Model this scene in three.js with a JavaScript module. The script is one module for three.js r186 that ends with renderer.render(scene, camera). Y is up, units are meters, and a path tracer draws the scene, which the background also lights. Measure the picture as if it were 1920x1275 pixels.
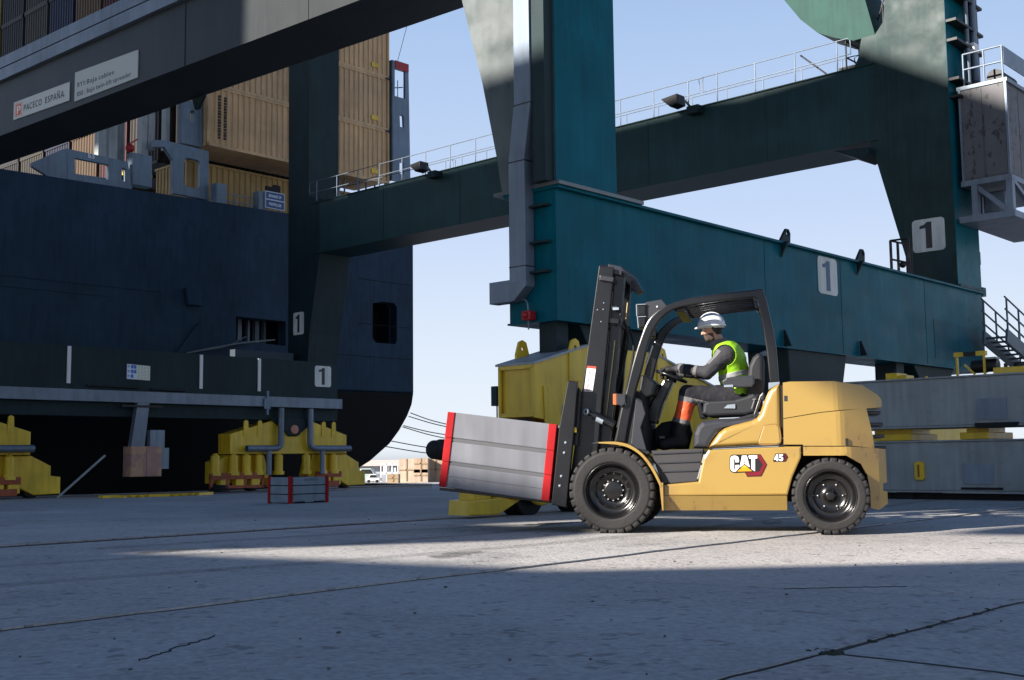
import * as THREE from 'three';
import { RoundedBoxGeometry } from 'three/addons/geometries/RoundedBoxGeometry.js';
import { MarchingCubes } from 'three/addons/objects/MarchingCubes.js';
import { mergeGeometries, mergeVertices } from 'three/addons/utils/BufferGeometryUtils.js';
import { Brush, Evaluator, SUBTRACTION } from 'three-bvh-csg';

// ---------------------------------------------------------------- camera, sky, sun, exposure
const scene = new THREE.Scene();
const camera = new THREE.PerspectiveCamera(32.28, 1024 / 680, 0.1, 2500);
camera.position.set(0, 0.71, 0);
camera.rotation.set(0.10159, 0, -0.011254);
scene.add(camera);

const EXPOSURE = 2.6;
const SKY_SCALE = 0.385;
function skyTexture() {
  const W = 512, H = 256, data = new Float32Array(W * H * 4);
  // radiance from horizon to zenith, as seen through a clear winter morning
  const stops = [[-1.6, [0.30, 0.31, 0.33]], [-0.06, [0.5, 0.54, 0.6]], [-0.03, [0.86, 0.92, 0.98]], [0, [0.86, 0.92, 0.98]], [0.08, [0.77, 0.86, 0.98]], [0.2, [0.58, 0.71, 0.95]], [0.36, [0.42, 0.58, 0.86]], [0.6, [0.17, 0.31, 0.62]], [0.95, [0.06, 0.145, 0.37]], [1.6, [0.035, 0.095, 0.27]]];
  for (let j = 0; j < H; j++) {
    const el = ((j + 0.5) / H - 0.5) * Math.PI;
    let k = 0; while (k < stops.length - 2 && el > stops[k + 1][0]) k++;
    let t = (el - stops[k][0]) / (stops[k + 1][0] - stops[k][0]); t = Math.min(1, Math.max(0, t)); 
    for (let i = 0; i < W; i++) {
      const o = (j * W + i) * 4;
      for (let c = 0; c < 3; c++) data[o + c] = (stops[k][1][c] * (1 - t) + stops[k + 1][1][c] * t) * SKY_SCALE;
      data[o + 3] = 1;
    }
  }
  const t = new THREE.DataTexture(data, W, H, THREE.RGBAFormat, THREE.FloatType);
  t.mapping = THREE.EquirectangularReflectionMapping; t.magFilter = THREE.LinearFilter; t.minFilter = THREE.LinearFilter; t.needsUpdate = true;
  return t;
}
scene.background = skyTexture();
scene.environment = scene.background;

const SUN_DIR = new THREE.Vector3(-0.7686, 0.4226, 0.4803);     // low winter sun from the left, a little behind the viewer
const sun = new THREE.DirectionalLight(new THREE.Color(1, 0.93, 0.85), 4.6);
sun.position.copy(SUN_DIR).multiplyScalar(90).add(new THREE.Vector3(0, 0, -14));
sun.target.position.set(0, 0, -14);
sun.castShadow = true;
sun.shadow.mapSize.set(4096, 4096);
Object.assign(sun.shadow.camera, { left: -60, right: 60, top: 60, bottom: -40, near: 1, far: 220 });
scene.add(sun, sun.target);

const renderer = new THREE.WebGLRenderer({ antialias: true });
renderer.toneMapping = THREE.LinearToneMapping;
renderer.toneMappingExposure = EXPOSURE;
renderer.shadowMap.enabled = true;

// ---------------------------------------------------------------- helpers
let seedState = 7;
function rnd() { seedState = (seedState + 0x6D2B79F5) | 0; let t = Math.imul(seedState ^ (seedState >>> 15), 1 | seedState); t = (t + Math.imul(t ^ (t >>> 7), 61 | t)) ^ t; return ((t ^ (t >>> 14)) >>> 0) / 4294967296; }
function hash(i, j, s) { let h = Math.imul(i, 374761393) ^ Math.imul(j, 668265263) ^ Math.imul(s, 2147483647 - 58); h = Math.imul(h ^ (h >>> 13), 1274126177); h = Math.imul(h ^ (h >>> 16), 2246822519); return ((h ^ (h >>> 15)) >>> 0) / 4294967296; }
function vnoise(x, y, p, s) {
  const xi = Math.floor(x), yi = Math.floor(y), fx = x - xi, fy = y - yi;
  const a = ((xi % p) + p) % p, b = (a + 1) % p, c = ((yi % p) + p) % p, d = (c + 1) % p;
  const ux = fx * fx * (3 - 2 * fx), uy = fy * fy * (3 - 2 * fy);
  const n0 = hash(a, c, s), n1 = hash(b, c, s), n2 = hash(a, d, s), n3 = hash(b, d, s);
  return n0 + (n1 - n0) * ux + (n2 - n0) * uy + (n0 - n1 - n2 + n3) * ux * uy;
}
function fbm(u, v, p, oct, s, gain = 0.5) { let f = 0, a = 1, n = 0; for (let o = 0; o < oct; o++) { f += a * vnoise(u * p, v * p, p, s + o * 17); n += a; a *= gain; p *= 2; } return f / n; }
const clamp = (x, a = 0, b = 1) => Math.min(b, Math.max(a, x));
const mix = (a, b, t) => a + (b - a) * t;
const smooth = (a, b, x) => { const t = clamp((x - a) / (b - a)); return t * t * (3 - 2 * t); };

function dataTex(w, h, fn, srgb, metres) {
  const d = new Uint8Array(w * h * 4);
  for (let j = 0; j < h; j++) for (let i = 0; i < w; i++) { const c = fn(i / w, j / h, i, j), o = (j * w + i) * 4; for (let k = 0; k < 3; k++) d[o + k] = clamp(c[k]) * 255; d[o + 3] = 255; }
  const t = new THREE.DataTexture(d, w, h); t.wrapS = t.wrapT = THREE.RepeatWrapping; t.magFilter = THREE.LinearFilter; t.minFilter = THREE.LinearMipmapLinearFilter; t.generateMipmaps = true; t.anisotropy = 8;
  if (srgb) t.colorSpace = THREE.SRGBColorSpace;
  const mx = Array.isArray(metres) ? metres : [metres, metres];
  t.repeat.set(1 / mx[0], 1 / mx[1]); t.needsUpdate = true;
  return t;
}
const toS = x => { x = clamp(x); return x <= 0.0031308 ? 12.92 * x : 1.055 * Math.pow(x, 1 / 2.4) - 0.055; };
const lin3 = (r, g, b) => [toS(r), toS(g), toS(b)];

// frames: X along, Y up, D away (stored as -Z); each frame stands turned about the vertical
const FR = {
  quay: { o: [0, 0], r: Math.PI / 2 - 0.742019 },
  lift: { o: [2.895, -10.8836], r: -13 * Math.PI / 180 },
  world: { o: [0, 0], r: 0 },
};
function place(fr, X, Y, D) { const c = Math.cos(fr.r), s = Math.sin(fr.r), Z = -D; return new THREE.Vector3(fr.o[0] + X * c + Z * s, Y, fr.o[1] - X * s + Z * c); }

const taken = {};
function numbered(n) { if (!(n in taken)) { taken[n] = 0; return n; } taken[n]++; return n + '_' + String(taken[n]).padStart(3, '0'); }
const BASE = new Map();
function thing(name, label, category, base = [0, 0, 0], fr = FR.quay, group) {
  const o = new THREE.Group(); o.name = numbered(name); scene.add(o);
  o.position.copy(place(fr, ...base)); o.rotation.y = fr.r; o.userData = { label, category };
  if (group) o.userData.group = group;
  BASE.set(o, base); return o;
}
const ATTR = ['position', 'normal', 'uv'];
function prep(g) { for (const k of Object.keys(g.attributes)) if (!ATTR.includes(k)) g.deleteAttribute(k); return g.index ? g.toNonIndexed() : g; }
function uvBox(g) {
  g = prep(g); const p = g.attributes.position, n = p.count, uv = new Float32Array(n * 2);
  for (let i = 0; i < n; i += 3) {
    const ax = p.getX(i), ay = p.getY(i), az = p.getZ(i), bx = p.getX(i + 1) - ax, by = p.getY(i + 1) - ay, bz = p.getZ(i + 1) - az, cx = p.getX(i + 2) - ax, cy = p.getY(i + 2) - ay, cz = p.getZ(i + 2) - az;
    const nx = Math.abs(by * cz - bz * cy), ny = Math.abs(bz * cx - bx * cz), nz = Math.abs(bx * cy - by * cx);
    for (let k = 0; k < 3; k++) { const x = p.getX(i + k), y = p.getY(i + k), z = p.getZ(i + k); let u, v; if (ny >= nx && ny >= nz) { u = x; v = z; } else if (nx >= nz) { u = z + 0.37; v = y; } else { u = x; v = y; } uv[(i + k) * 2] = u; uv[(i + k) * 2 + 1] = v; }
  }
  g.setAttribute('uv', new THREE.BufferAttribute(uv, 2)); return g;
}
function baseOf(parent) { let q = parent; while (q && !BASE.has(q)) q = q.parent; return q ? BASE.get(q) : [0, 0, 0]; }
function part(name, geos, mat, parent, keepUV) {
  const list = (Array.isArray(geos) ? geos : [geos]).map(g => keepUV ? prep(g) : uvBox(g));
  const g = list.length > 1 ? mergeGeometries(list) : list[0];
  const b = baseOf(parent); g.translate(-b[0], -b[1], b[2]);
  const m = new THREE.Mesh(g, mat); m.name = name; m.castShadow = m.receiveShadow = true; (parent || scene).add(m);
  return m;
}
function each(name, geos, mat, parent) { return geos.map(g => part(name, g, mat, parent)); }          // alike pieces, each a part of its own
function solo(name, geos, mat, label, category, group, fr = FR.quay) {            // a thing that is one mesh
  const list = (Array.isArray(geos) ? geos : [geos]).map(uvBox), g = list.length > 1 ? mergeGeometries(list) : list[0];
  g.computeBoundingBox(); const bb = g.boundingBox, c = [(bb.min.x + bb.max.x) / 2, bb.min.y, -(bb.min.z + bb.max.z) / 2];
  g.translate(-c[0], -c[1], c[2]);
  const m = new THREE.Mesh(g, mat); m.name = numbered(name); m.castShadow = m.receiveShadow = true; m.position.copy(place(fr, ...c)); m.rotation.y = fr.r;
  m.userData = { label, category }; if (group) m.userData.group = group; scene.add(m); return m;
}
function structure(name, geos, mat, fr = FR.quay, keepUV) {
  const list = (Array.isArray(geos) ? geos : [geos]).map(g => keepUV ? prep(g) : uvBox(g)), g = list.length > 1 ? mergeGeometries(list) : list[0];
  const m = new THREE.Mesh(g, mat); m.name = numbered(name); m.rotation.y = fr.r; m.position.copy(place(fr, 0, 0, 0)); m.castShadow = m.receiveShadow = true;
  m.userData = { kind: 'structure' }; scene.add(m); return m;
}
function copyThing(root, base, fr, label, group) {
  const r = root.clone(); r.name = numbered(root.name.replace(/_\d{3}$/, '')); r.position.copy(place(fr, ...base)); r.userData = { ...root.userData, label }; if (group) r.userData.group = group;
  BASE.set(r, base); scene.add(r); return r;
}
// shapes in X, Y, D
function bx(x0, x1, y0, y1, d0, d1, r = 0) {
  const w = Math.abs(x1 - x0), h = Math.abs(y1 - y0), l = Math.abs(d1 - d0);
  const g = r ? new RoundedBoxGeometry(w, h, l, 2, Math.min(r, w / 2.01, h / 2.01, l / 2.01)) : new THREE.BoxGeometry(w, h, l);
  g.translate((x0 + x1) / 2, (y0 + y1) / 2, -(d0 + d1) / 2); return g;
}
function shape(pts, holes = []) { const s = new THREE.Shape(pts.map(p => new THREE.Vector2(p[0], p[1]))); for (const h of holes || []) s.holes.push(new THREE.Path(h.map(p => new THREE.Vector2(p[0], p[1])))); return s; }
function ex(pts, depth, bev = 0, holes, seg = 2) {
  const o = bev ? { depth: depth - 2 * bev, bevelEnabled: true, bevelThickness: bev, bevelSize: bev, bevelOffset: -bev, bevelSegments: seg } : { depth, bevelEnabled: false };
  o.curveSegments = 16;
  const g = new THREE.ExtrudeGeometry(pts.isShape ? pts : shape(pts, holes), o); if (bev) g.translate(0, 0, bev); return g;
}
const side = (pts, d0, d1, bev = 0, holes, seg) => ex(pts, d1 - d0, bev, holes, seg).translate(0, 0, -d1);            // [X, Y] drawn, runs in D
const cross = (pts, x0, x1, bev = 0, holes, seg) => ex(pts, x1 - x0, bev, holes, seg).rotateY(Math.PI / 2).translate(x0, 0, 0);   // [D, Y] drawn, runs in X
const plan = (pts, y0, y1, bev = 0, holes, seg) => ex(pts, y1 - y0, bev, holes, seg).rotateX(-Math.PI / 2).translate(0, y0, 0);   // [X, D] drawn, runs in Y
const V = (x, y, d) => new THREE.Vector3(x, y, -d);
function rod(p, q, r, r2 = r, n = 12) {
  const a = V(...p), b = V(...q), L = a.distanceTo(b), g = new THREE.CylinderGeometry(r2, r, L, n);
  g.applyQuaternion(new THREE.Quaternion().setFromUnitVectors(new THREE.Vector3(0, 1, 0), b.clone().sub(a).normalize())); g.translate((a.x + b.x) / 2, (a.y + b.y) / 2, (a.z + b.z) / 2); return g;
}
function bar(p, q, w, h) {                                                       // a square bar between two points
  const a = V(...p), b = V(...q), L = a.distanceTo(b), g = new THREE.BoxGeometry(w, h, L), d = b.clone().sub(a).normalize();
  const m = new THREE.Matrix4(), up = Math.abs(d.y) > 0.95 ? new THREE.Vector3(1, 0, 0) : new THREE.Vector3(0, 1, 0), x = new THREE.Vector3().crossVectors(up, d).normalize(), y = new THREE.Vector3().crossVectors(d, x);
  m.makeBasis(x, y, d); g.applyMatrix4(m); g.translate((a.x + b.x) / 2, (a.y + b.y) / 2, (a.z + b.z) / 2); return g;
}
function tube(pts, r, seg = 24, rs = 8, tension = 0.5) { return new THREE.TubeGeometry(new THREE.CatmullRomCurve3(pts.map(p => V(...p)), false, 'catmullrom', tension), seg, r, rs, false); }
function lathe(prof, x, y, d, n = 48) { return new THREE.LatheGeometry(prof.map(p => new THREE.Vector2(p[0], p[1])), n).rotateX(Math.PI / 2).translate(x, y, -d); }   // axis towards the viewer
function vcyl(x, y0, y1, d, r, r2 = r, n = 16) { return new THREE.CylinderGeometry(r2, r, y1 - y0, n).translate(x, (y0 + y1) / 2, -d); }
function sph(x, y, d, r, sx = 1, sy = 1, sd = 1, n = 16) { return new THREE.SphereGeometry(r, n, Math.ceil(n * 0.7)).scale(sx, sy, sd).translate(x, y, -d); }
function roundRect(x0, x1, y0, y1, r, n = 5) { const p = []; for (const [cx, cy, a] of [[x1 - r, y0 + r, -90], [x1 - r, y1 - r, 0], [x0 + r, y1 - r, 90], [x0 + r, y0 + r, 180]]) for (let i = 0; i <= n; i++) { const t = (a + 90 * i / n) * Math.PI / 180; p.push([cx + r * Math.cos(t), cy + r * Math.sin(t)]); } return p; }
function circ(cx, cy, r, n = 20) { const p = []; for (let i = 0; i < n; i++) p.push([cx + r * Math.cos(i / n * 2 * Math.PI), cy + r * Math.sin(i / n * 2 * Math.PI)]); return p; }
function smoothLine(pts, n) { return new THREE.CatmullRomCurve3(pts.map(p => new THREE.Vector3(p[0], p[1], 0)), false, 'centripetal').getPoints(n).map(p => [p.x, p.y]); }

// ---------------------------------------------------------------- materials
const grime = dataTex(512, 512, (u, v) => { const a = fbm(u, v, 4, 6, 3), st = fbm(u * 1, v * 0.12, 32, 3, 9), m = clamp(0.86 + 0.26 * (a - 0.5) + 0.16 * (st - 0.5)); return [m, m, m]; }, true, [3.1, 3.1]);
const streaks = dataTex(512, 512, (u, v) => { const st = fbm(u, v * 0.06, 64, 3, 21), a = fbm(u, v, 5, 6, 5), sp = smooth(0.74, 0.82, fbm(u, v, 40, 2, 77)); const m = clamp(0.86 + 0.15 * (st - 0.5) + 0.24 * (a - 0.5) - 0.03 * sp); return [m, m, m * 1.01]; }, true, [4.2, 3.3]);
const roughMap = dataTex(256, 256, (u, v) => { const a = fbm(u, v, 6, 5, 31); const m = 0.75 + 0.5 * (a - 0.5); return [m, m, m]; }, false, 1.7);
const fineBump = dataTex(256, 256, (u, v) => { const a = fbm(u, v, 24, 4, 41); return [a, a, a]; }, false, 0.5);
const plateBump = dataTex(512, 512, (u, v) => { const a = fbm(u, v, 3, 4, 43, 0.45); return [a, a, a]; }, false, 4.7);
const M = {};
function std(r, g, b, rough, metal = 0, extra = {}) { const m = new THREE.MeshStandardMaterial({ roughness: rough, metalness: metal, ...extra }); m.color.setRGB(r, g, b); return m; }
function phys(r, g, b, rough, extra = {}) { const m = new THREE.MeshPhysicalMaterial({ roughness: rough, ...extra }); m.color.setRGB(r, g, b); return m; }
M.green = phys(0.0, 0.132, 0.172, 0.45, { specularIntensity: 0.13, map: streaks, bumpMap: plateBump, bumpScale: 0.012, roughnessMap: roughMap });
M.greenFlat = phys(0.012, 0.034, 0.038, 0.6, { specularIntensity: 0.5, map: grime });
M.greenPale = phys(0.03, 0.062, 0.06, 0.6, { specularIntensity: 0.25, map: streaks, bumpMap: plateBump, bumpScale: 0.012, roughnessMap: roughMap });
M.galv = std(0.22, 0.27, 0.33, 0.5, 0.4, { map: grime });
M.yellow = std(0.96, 0.63, 0.035, 0.5, 0, { map: grime, roughnessMap: roughMap });
M.orange = std(0.42, 0.09, 0.03, 0.6, 0, { map: grime });
M.black = std(0.006, 0.006, 0.007, 0.55, 0, { map: grime });
M.rubber = std(0.01, 0.009, 0.009, 0.78, 0, { bumpMap: fineBump, bumpScale: 0.002, map: grime });
M.white = std(0.7, 0.7, 0.68, 0.5);
M.greyPaint = std(0.4, 0.43, 0.42, 0.5, 0, { map: streaks, bumpMap: plateBump, bumpScale: 0.008 });
M.greyLight = std(0.3, 0.36, 0.42, 0.55, 0, { map: grime });
M.steel = std(0.4, 0.4, 0.4, 0.35, 0.8);
M.red = std(0.5, 0.012, 0.015, 0.45, 0, { map: grime });
M.navy = phys(0.027, 0.057, 0.095, 0.6, { specularIntensity: 0.25, map: grime, bumpMap: plateBump, bumpScale: 0.006 });
M.hullBlack = phys(0.006, 0.005, 0.005, 0.7, { specularIntensity: 0.3, map: grime });
M.shipGrey = std(0.2, 0.28, 0.36, 0.5, 0, { map: grime });
M.dark = std(0.006, 0.006, 0.007, 0.8);
M.panelRust = dataTex(256, 256, (u, v) => { const a = fbm(u, v, 5, 5, 61), d = smooth(0.62, 0.7, fbm(u * 1, v * 0.5, 22, 3, 63)); const c = mix(0.11, 0.075, a) * (1 - 0.6 * d); return lin3(c * 1.02, c, c * 1.06); }, true, 1.3);
M.cabin = new THREE.MeshStandardMaterial({ map: M.panelRust, roughness: 0.6 });

function canvasTex(w, h, draw) { const c = document.createElement('canvas'); c.width = w; c.height = h; const g = c.getContext('2d'); draw(g, w, h); const t = new THREE.CanvasTexture(c); t.colorSpace = THREE.SRGBColorSpace; t.anisotropy = 8; return t; }
// a printed rectangle: p0 lower left, ux along, uy up
function printed(name, tex, p0, p1, p2, p3, parent, opts = {}) {      // four corners: lower left, lower right, upper right, upper left in X, Y, D
  const g = new THREE.BufferGeometry(), v = [p0, p1, p2, p3].map(p => V(...p)), pos = [], uv = [], order = [0, 1, 2, 0, 2, 3], uvs = [[0, 0], [1, 0], [1, 1], [0, 1]];
  for (const i of order) { pos.push(v[i].x, v[i].y, v[i].z); uv.push(...uvs[i]); }
  g.setAttribute('position', new THREE.Float32BufferAttribute(pos, 3)); g.setAttribute('uv', new THREE.Float32BufferAttribute(uv, 2)); g.computeVertexNormals();
  return part(name, g, new THREE.MeshStandardMaterial({ map: tex, roughness: 0.5, ...opts }), parent, true);
}

// ---------------------------------------------------------------- the quay ground (X along the quay, D towards the sea)
const concreteTex = dataTex(2048, 2048, (u, v, i, j) => {
  const big = fbm(u, v, 3, 5, 101), mid = fbm(u, v, 16, 5, 103), fine = fbm(u, v, 340, 2, 107), pit = fbm(u, v, 120, 3, 109), wipe = fbm(u * 1, v * 0.3, 10, 4, 113);
  let c = 0.37 + 0.2 * (big - 0.5) + 0.1 * (mid - 0.5) + 0.17 * (fine - 0.5) + 0.08 * (wipe - 0.5);
  c *= 1 - 0.4 * smooth(0.71, 0.78, pit) - 0.3 * smooth(0.62, 0.75, fbm(u, v, 7, 6, 127)) * smooth(0.5, 0.7, mid);
  const h = hash(i >> 1, j >> 1, 131); if (h > 0.9993) c *= 0.45; if (h < 0.0006) c *= 1.3;
  return lin3(c * 1.03, c * 0.985, c * 0.93);
}, true, 8.5);
const concreteBump = dataTex(1024, 1024, (u, v) => { const a = 0.5 * fbm(u, v, 220, 2, 137) + 0.5 * fbm(u, v, 20, 5, 139) - 0.5 * smooth(0.7, 0.78, fbm(u, v, 90, 3, 109)); return [a, a, a]; }, false, 4.3);
M.concrete = new THREE.MeshStandardMaterial({ map: concreteTex, roughness: 0.86, bumpMap: concreteBump, bumpScale: 0.008 });
M.concrete2 = M.concrete.clone(); M.concrete2.color.setRGB(0.93, 0.94, 0.96);
M.concrete3 = M.concrete.clone(); M.concrete3.color.setRGB(0.98, 0.96, 0.95);
M.joint = std(0.022, 0.023, 0.026, 0.95, 0, { map: grime });
M.farConcrete = M.concrete.clone();

const zOf = (X, D) => place(FR.quay, X, 0, D).z;
function groundY(X, D) { return -0.25 * clamp((D - 12) / 21) - 0.0125 * Math.max(0, -zOf(X, D) - 36); }
function sheet(xs, ds, yf) {
  const pos = [];
  for (let i = 0; i < xs.length - 1; i++) for (let j = 0; j < ds.length - 1; j++) {
    const q = [[xs[i], ds[j]], [xs[i + 1], ds[j]], [xs[i + 1], ds[j + 1]], [xs[i], ds[j + 1]]];
    for (const k of [0, 1, 2, 0, 2, 3]) pos.push(q[k][0], yf(q[k][0], q[k][1]), -q[k][1]);
  }
  const g = new THREE.BufferGeometry(); g.setAttribute('position', new THREE.Float32BufferAttribute(pos, 3)); g.computeVertexNormals(); g.setAttribute('uv', new THREE.Float32BufferAttribute(new Float32Array(pos.length / 3 * 2), 2)); return g;
}
const range = (a, b, s) => { const r = []; for (let x = a; x < b; x += s) r.push(x); r.push(b); return r; };
const railD = X => 10.19 + 0.022 * X;                                   // the landside crane rail
{
  const pos = [];
  const far = [...range(-60, 80, 10), 120, 200, 400, 900, 1500];
  const g1 = sheet(far, [-900, -300, -100, -50, -30, -20, -14], () => 0);
  const gUnder = sheet(range(-60, 70, 10), [-14, 10.6], () => -0.03);
  const gSide = sheet([70, 120, 200, 400, 900, 1500], [-14, 10.6], () => -0.001);
  const gSea = sheet(range(-60, 34, 2).concat([34.6]), range(10.6, 36.5, 2.59), groundY);
  const gFar = sheet([34.6, ...range(36, 80, 4), 120, 200, 400, 900, 1500], [10.6, 14, 18, 22, 26, 30, 34, 38, 44, 50, 60, 80, 120, 200, 400, 900, 1500], groundY);
  const ground = structure('ground', [g1, gSide, gSea, gFar], M.concrete);
  const under = structure('ground_bed', [gUnder], M.joint);
  // concrete slabs with worn edges, butted at their joints
  const edges = {};
  function wander(key, p, q, n, amp) {                                   // one shared worn joint line
    if (edges[key]) return edges[key];
    const out = []; const L = Math.hypot(q[0] - p[0], q[1] - p[1]), nx = -(q[1] - p[1]) / L, ny = (q[0] - p[0]) / L;
    let drift = 0;
    for (let i = 0; i <= n; i++) { const t = i / n; drift = drift * 0.8 + (rnd() - 0.5) * amp; const w = (i === 0 || i === n) ? 0 : drift + (rnd() - 0.5) * amp * 0.7; out.push([p[0] + (q[0] - p[0]) * t + nx * w, p[1] + (q[1] - p[1]) * t + ny * w]); }
    return edges[key] = out;
  }
  const off = (line, d) => line.map((p, i) => { const a = line[Math.max(0, i - 1)], b = line[Math.min(line.length - 1, i + 1)], L = Math.hypot(b[0] - a[0], b[1] - a[1]); return [p[0] - (b[1] - a[1]) / L * d, p[1] + (b[0] - a[0]) / L * d]; });
  const gap = 0.009;
  const J1 = X => 5.14 + 0.034 * X, J2 = X => 2.2 - 0.01 * X;
  const x0 = -20, x1 = 70, x2c = 5.75, x3c = 4.08;
  const rail = wander('rail', [x0, railD(x0) - 0.05], [x1, railD(x1) - 0.05], 60, 0.004);
  const j1 = wander('j1', [x0, J1(x0)], [x1, J1(x1)], 520, 0.022);
  const j2a = wander('j2a', [x0, J2(x0)], [x3c, J2(x3c)], 150, 0.02), j2b = wander('j2b', [x3c, J2(x3c)], [x1, J2(x1)], 380, 0.024);
  const c2 = wander('c2', [5.48, J1(5.48)], [6.1, J2(6.1)], 40, 0.02), c3 = wander('c3', [x3c, J2(x3c)], [3.7, -13.9], 130, 0.03);
  const rev = a => a.slice().reverse(), upTo = (line, X) => line.filter(p => p[0] < X - 0.02), from = (line, X) => line.filter(p => p[0] > X + 0.02);
  const j2 = j2a.concat(j2b.slice(1));
  const slabs = [
    [off(j1, gap).concat(rev(rail)), M.concrete],
    [off(upTo(j2, 6.1), gap).concat(rev(off(c2, gap)), rev(off(upTo(j1, 5.48), -gap))), M.concrete2],
    [off(from(j2, 6.1), gap).concat(rev(off(from(j1, 5.48), -gap)), off(c2, -gap)), M.concrete3],
    [[[x0, -13.9]].concat([[3.7, -13.9]], rev(off(c3, -gap)), rev(off(j2a, -gap)).slice(1)), M.concrete3],
    [[[3.72, -13.9], [x1, -13.9]].concat(rev(off(j2b, -gap)), off(c3, gap)), M.concrete2],
  ];
  slabs.forEach(([pts, mat], i) => part('concrete_slab', plan(pts, -0.034, i ? (i < 3 ? -0.012 : -0.018) : 0), mat, under));
  // dirt and broken filler along the joints
  const dirt = (line, a, b, y, k) => { const l = line.filter((p, i) => i % k === 0), u = [], v = []; let w = 0.5; for (const p of l) { w = clamp(w + (rnd() - 0.5) * 0.4, -0.45, 1); const q = Math.max(0.003, a * 0.6 + (b - a) * w * (0.3 + rnd())); u.push([p[0], p[1] + 0.012]); v.push([p[0] + (rnd() - 0.5) * 0.02, p[1] - q]); } return plan(u.concat(rev(v)), y, y + 0.0015); };
  part('joint_filler', [dirt(j1.filter(p => p[0] > 0 && p[0] < 12), 0.015, 0.075, -0.0115, 1), dirt(j1.filter(p => p[0] >= 12), 0.015, 0.05, -0.0115, 2)], M.joint, under);
  part('joint_filler', [dirt(j2b.filter(p => p[0] < 9), 0.01, 0.05, -0.0175, 1), dirt(j2a.filter(p => p[0] > 0), 0.01, 0.03, -0.0175, 1)], M.joint, under);
  part('joint_filler', [plan(off(c3.slice(0, 30), 0.012).concat(rev(off(c3.slice(0, 30), -0.012))), -0.0175, -0.0165)], M.joint, under);
  // hairline cracks and filler in the slabs
  const crack = (line, w) => { const a = off(line, w), b = off(line, -w); return plan(a.concat(rev(b)), 0.0005, 0.0035); };
  each('crack', [crack(wander('k1', [[2.325, 4.011]][0], [[2.864, 4.345]][0], 26, 0.03), 0.003), crack(wander('k3', [[5.832, 3.341]][0], [[6.324, 2.861]][0], 40, 0.02), 0.002)].map(g => g.translate(0, -0.012, 0)), M.joint, under);
  // tyre marks and oil spots on the slabs
  const mark = new THREE.MeshStandardMaterial({ color: 0x0c0b0a, roughness: 0.8, transparent: true, opacity: 0.07 }), spot = new THREE.MeshStandardMaterial({ color: 0x0a0908, roughness: 0.5, transparent: true, opacity: 0.2 });
  const arcs = [[[2, 8.6], [7, 8.0], [12, 8.3], [18, 9.2]], [[2, 7.2], [7, 6.6], [12, 6.9], [19, 7.9]], [[5, 9.4], [9, 8.9], [13, 7.6], [16, 6.2]]];
  each('tyre_mark', arcs.map((a, k) => { const l = new THREE.CatmullRomCurve3(a.map(p => new THREE.Vector3(p[0], p[1], 0))).getPoints(60).map(p => [p.x, p.y]), u = off(l, 0.1), v = off(l, -0.1 - rnd() * 0.02); return plan(u.concat(rev(v)), 0.001 + k * 0.002, 0.002 + k * 0.002); }), mark, under);
  each('oil_spot', [[6.3, 6.4, 0.22], [9.8, 8.5, 0.3], [11.3, 6.6, 0.18], [5.2, 8.6, 0.2], [13, 9.2, 0.35]].map(([x, d, r]) => { const ph = rnd() * 6; return plan(Array.from({ length: 26 }, (_, i) => { const a = i / 26 * 6.283, q = r * (0.7 + 0.25 * Math.sin(a * 2 + ph) + 0.12 * Math.sin(a * 5 + ph * 2)); return [x + q * Math.cos(a) * 1.5, d + q * Math.sin(a)]; }), 0.0075, 0.0085); }), spot, under);
  // moss and dirt gathered in the crossing joints
  const moss = [];
  for (let i = 0; i < 70; i++) { const c = i < 34 ? [x3c + (rnd() - 0.5) * 0.1, J2(x3c) + (rnd() - 0.4) * 0.12] : (() => { const q = j2b[2 + Math.floor(rnd() * 8)]; return [q[0] + (rnd() - 0.5) * 0.03, q[1] + (rnd() - 0.5) * 0.03]; })(); const s = 0.004 + rnd() * 0.012; moss.push(sph(c[0], -0.018, c[1], s, 1.4, 0.7, 1, 5)); }
  const mo = part('moss', moss, std(0.022, 0.03, 0.014, 0.95), null); mo.userData = { kind: 'stuff', label: 'dark moss in the crossing of two slab joints at lower right', category: 'moss' }; mo.rotation.y = FR.quay.r;
  // grit lying on the slabs
  const pg = new THREE.IcosahedronGeometry(1, 0), grit = new THREE.InstancedMesh(pg, std(0.09, 0.09, 0.09, 0.9), 420), mm = new THREE.Matrix4();
  for (let i = 0; i < 420; i++) { const z = -2.8 - Math.pow(rnd(), 1.6) * 12, x = (rnd() - 0.5) * -z * 1.1, s = 0.0015 + Math.pow(rnd(), 5) * 0.008; mm.makeRotationY(rnd() * 6); mm.scale(new THREE.Vector3(s * 1.5, s * 0.7, s)); mm.setPosition(x, s * 0.3, z); grit.setMatrixAt(i, mm); }
  grit.name = 'grit'; grit.castShadow = grit.receiveShadow = true; grit.userData = { kind: 'stuff', label: 'scattered dark grit and crumbs lying on the concrete slabs', category: 'grit' }; scene.add(grit);
  // crane rail let into the concrete, and the seaside rail
  const railG = (f, x0, x1, y) => { const out = []; for (let x = x0; x < x1; x += 10) out.push(bar([x, y(x), f(x)], [x + 10, y(x + 10), f(x + 10)], 0.07, 0.03)); return out; };
  const r1 = structure('crane_rail', railG(x => railD(x) + 0.13, -20, 70, () => -0.018), std(0.05, 0.047, 0.047, 0.6, 0.3)); 
  structure('crane_rail', railG(() => 33.43, -20, 34, () => -0.235), std(0.12, 0.1, 0.09, 0.5, 0.5));
  const seam = structure('rail_edge', [bar([-20, -0.012, railD(-20) + 0.33], [70, -0.012, railD(70) + 0.33], 0.2, 0.03)], M.concrete3);
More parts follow.
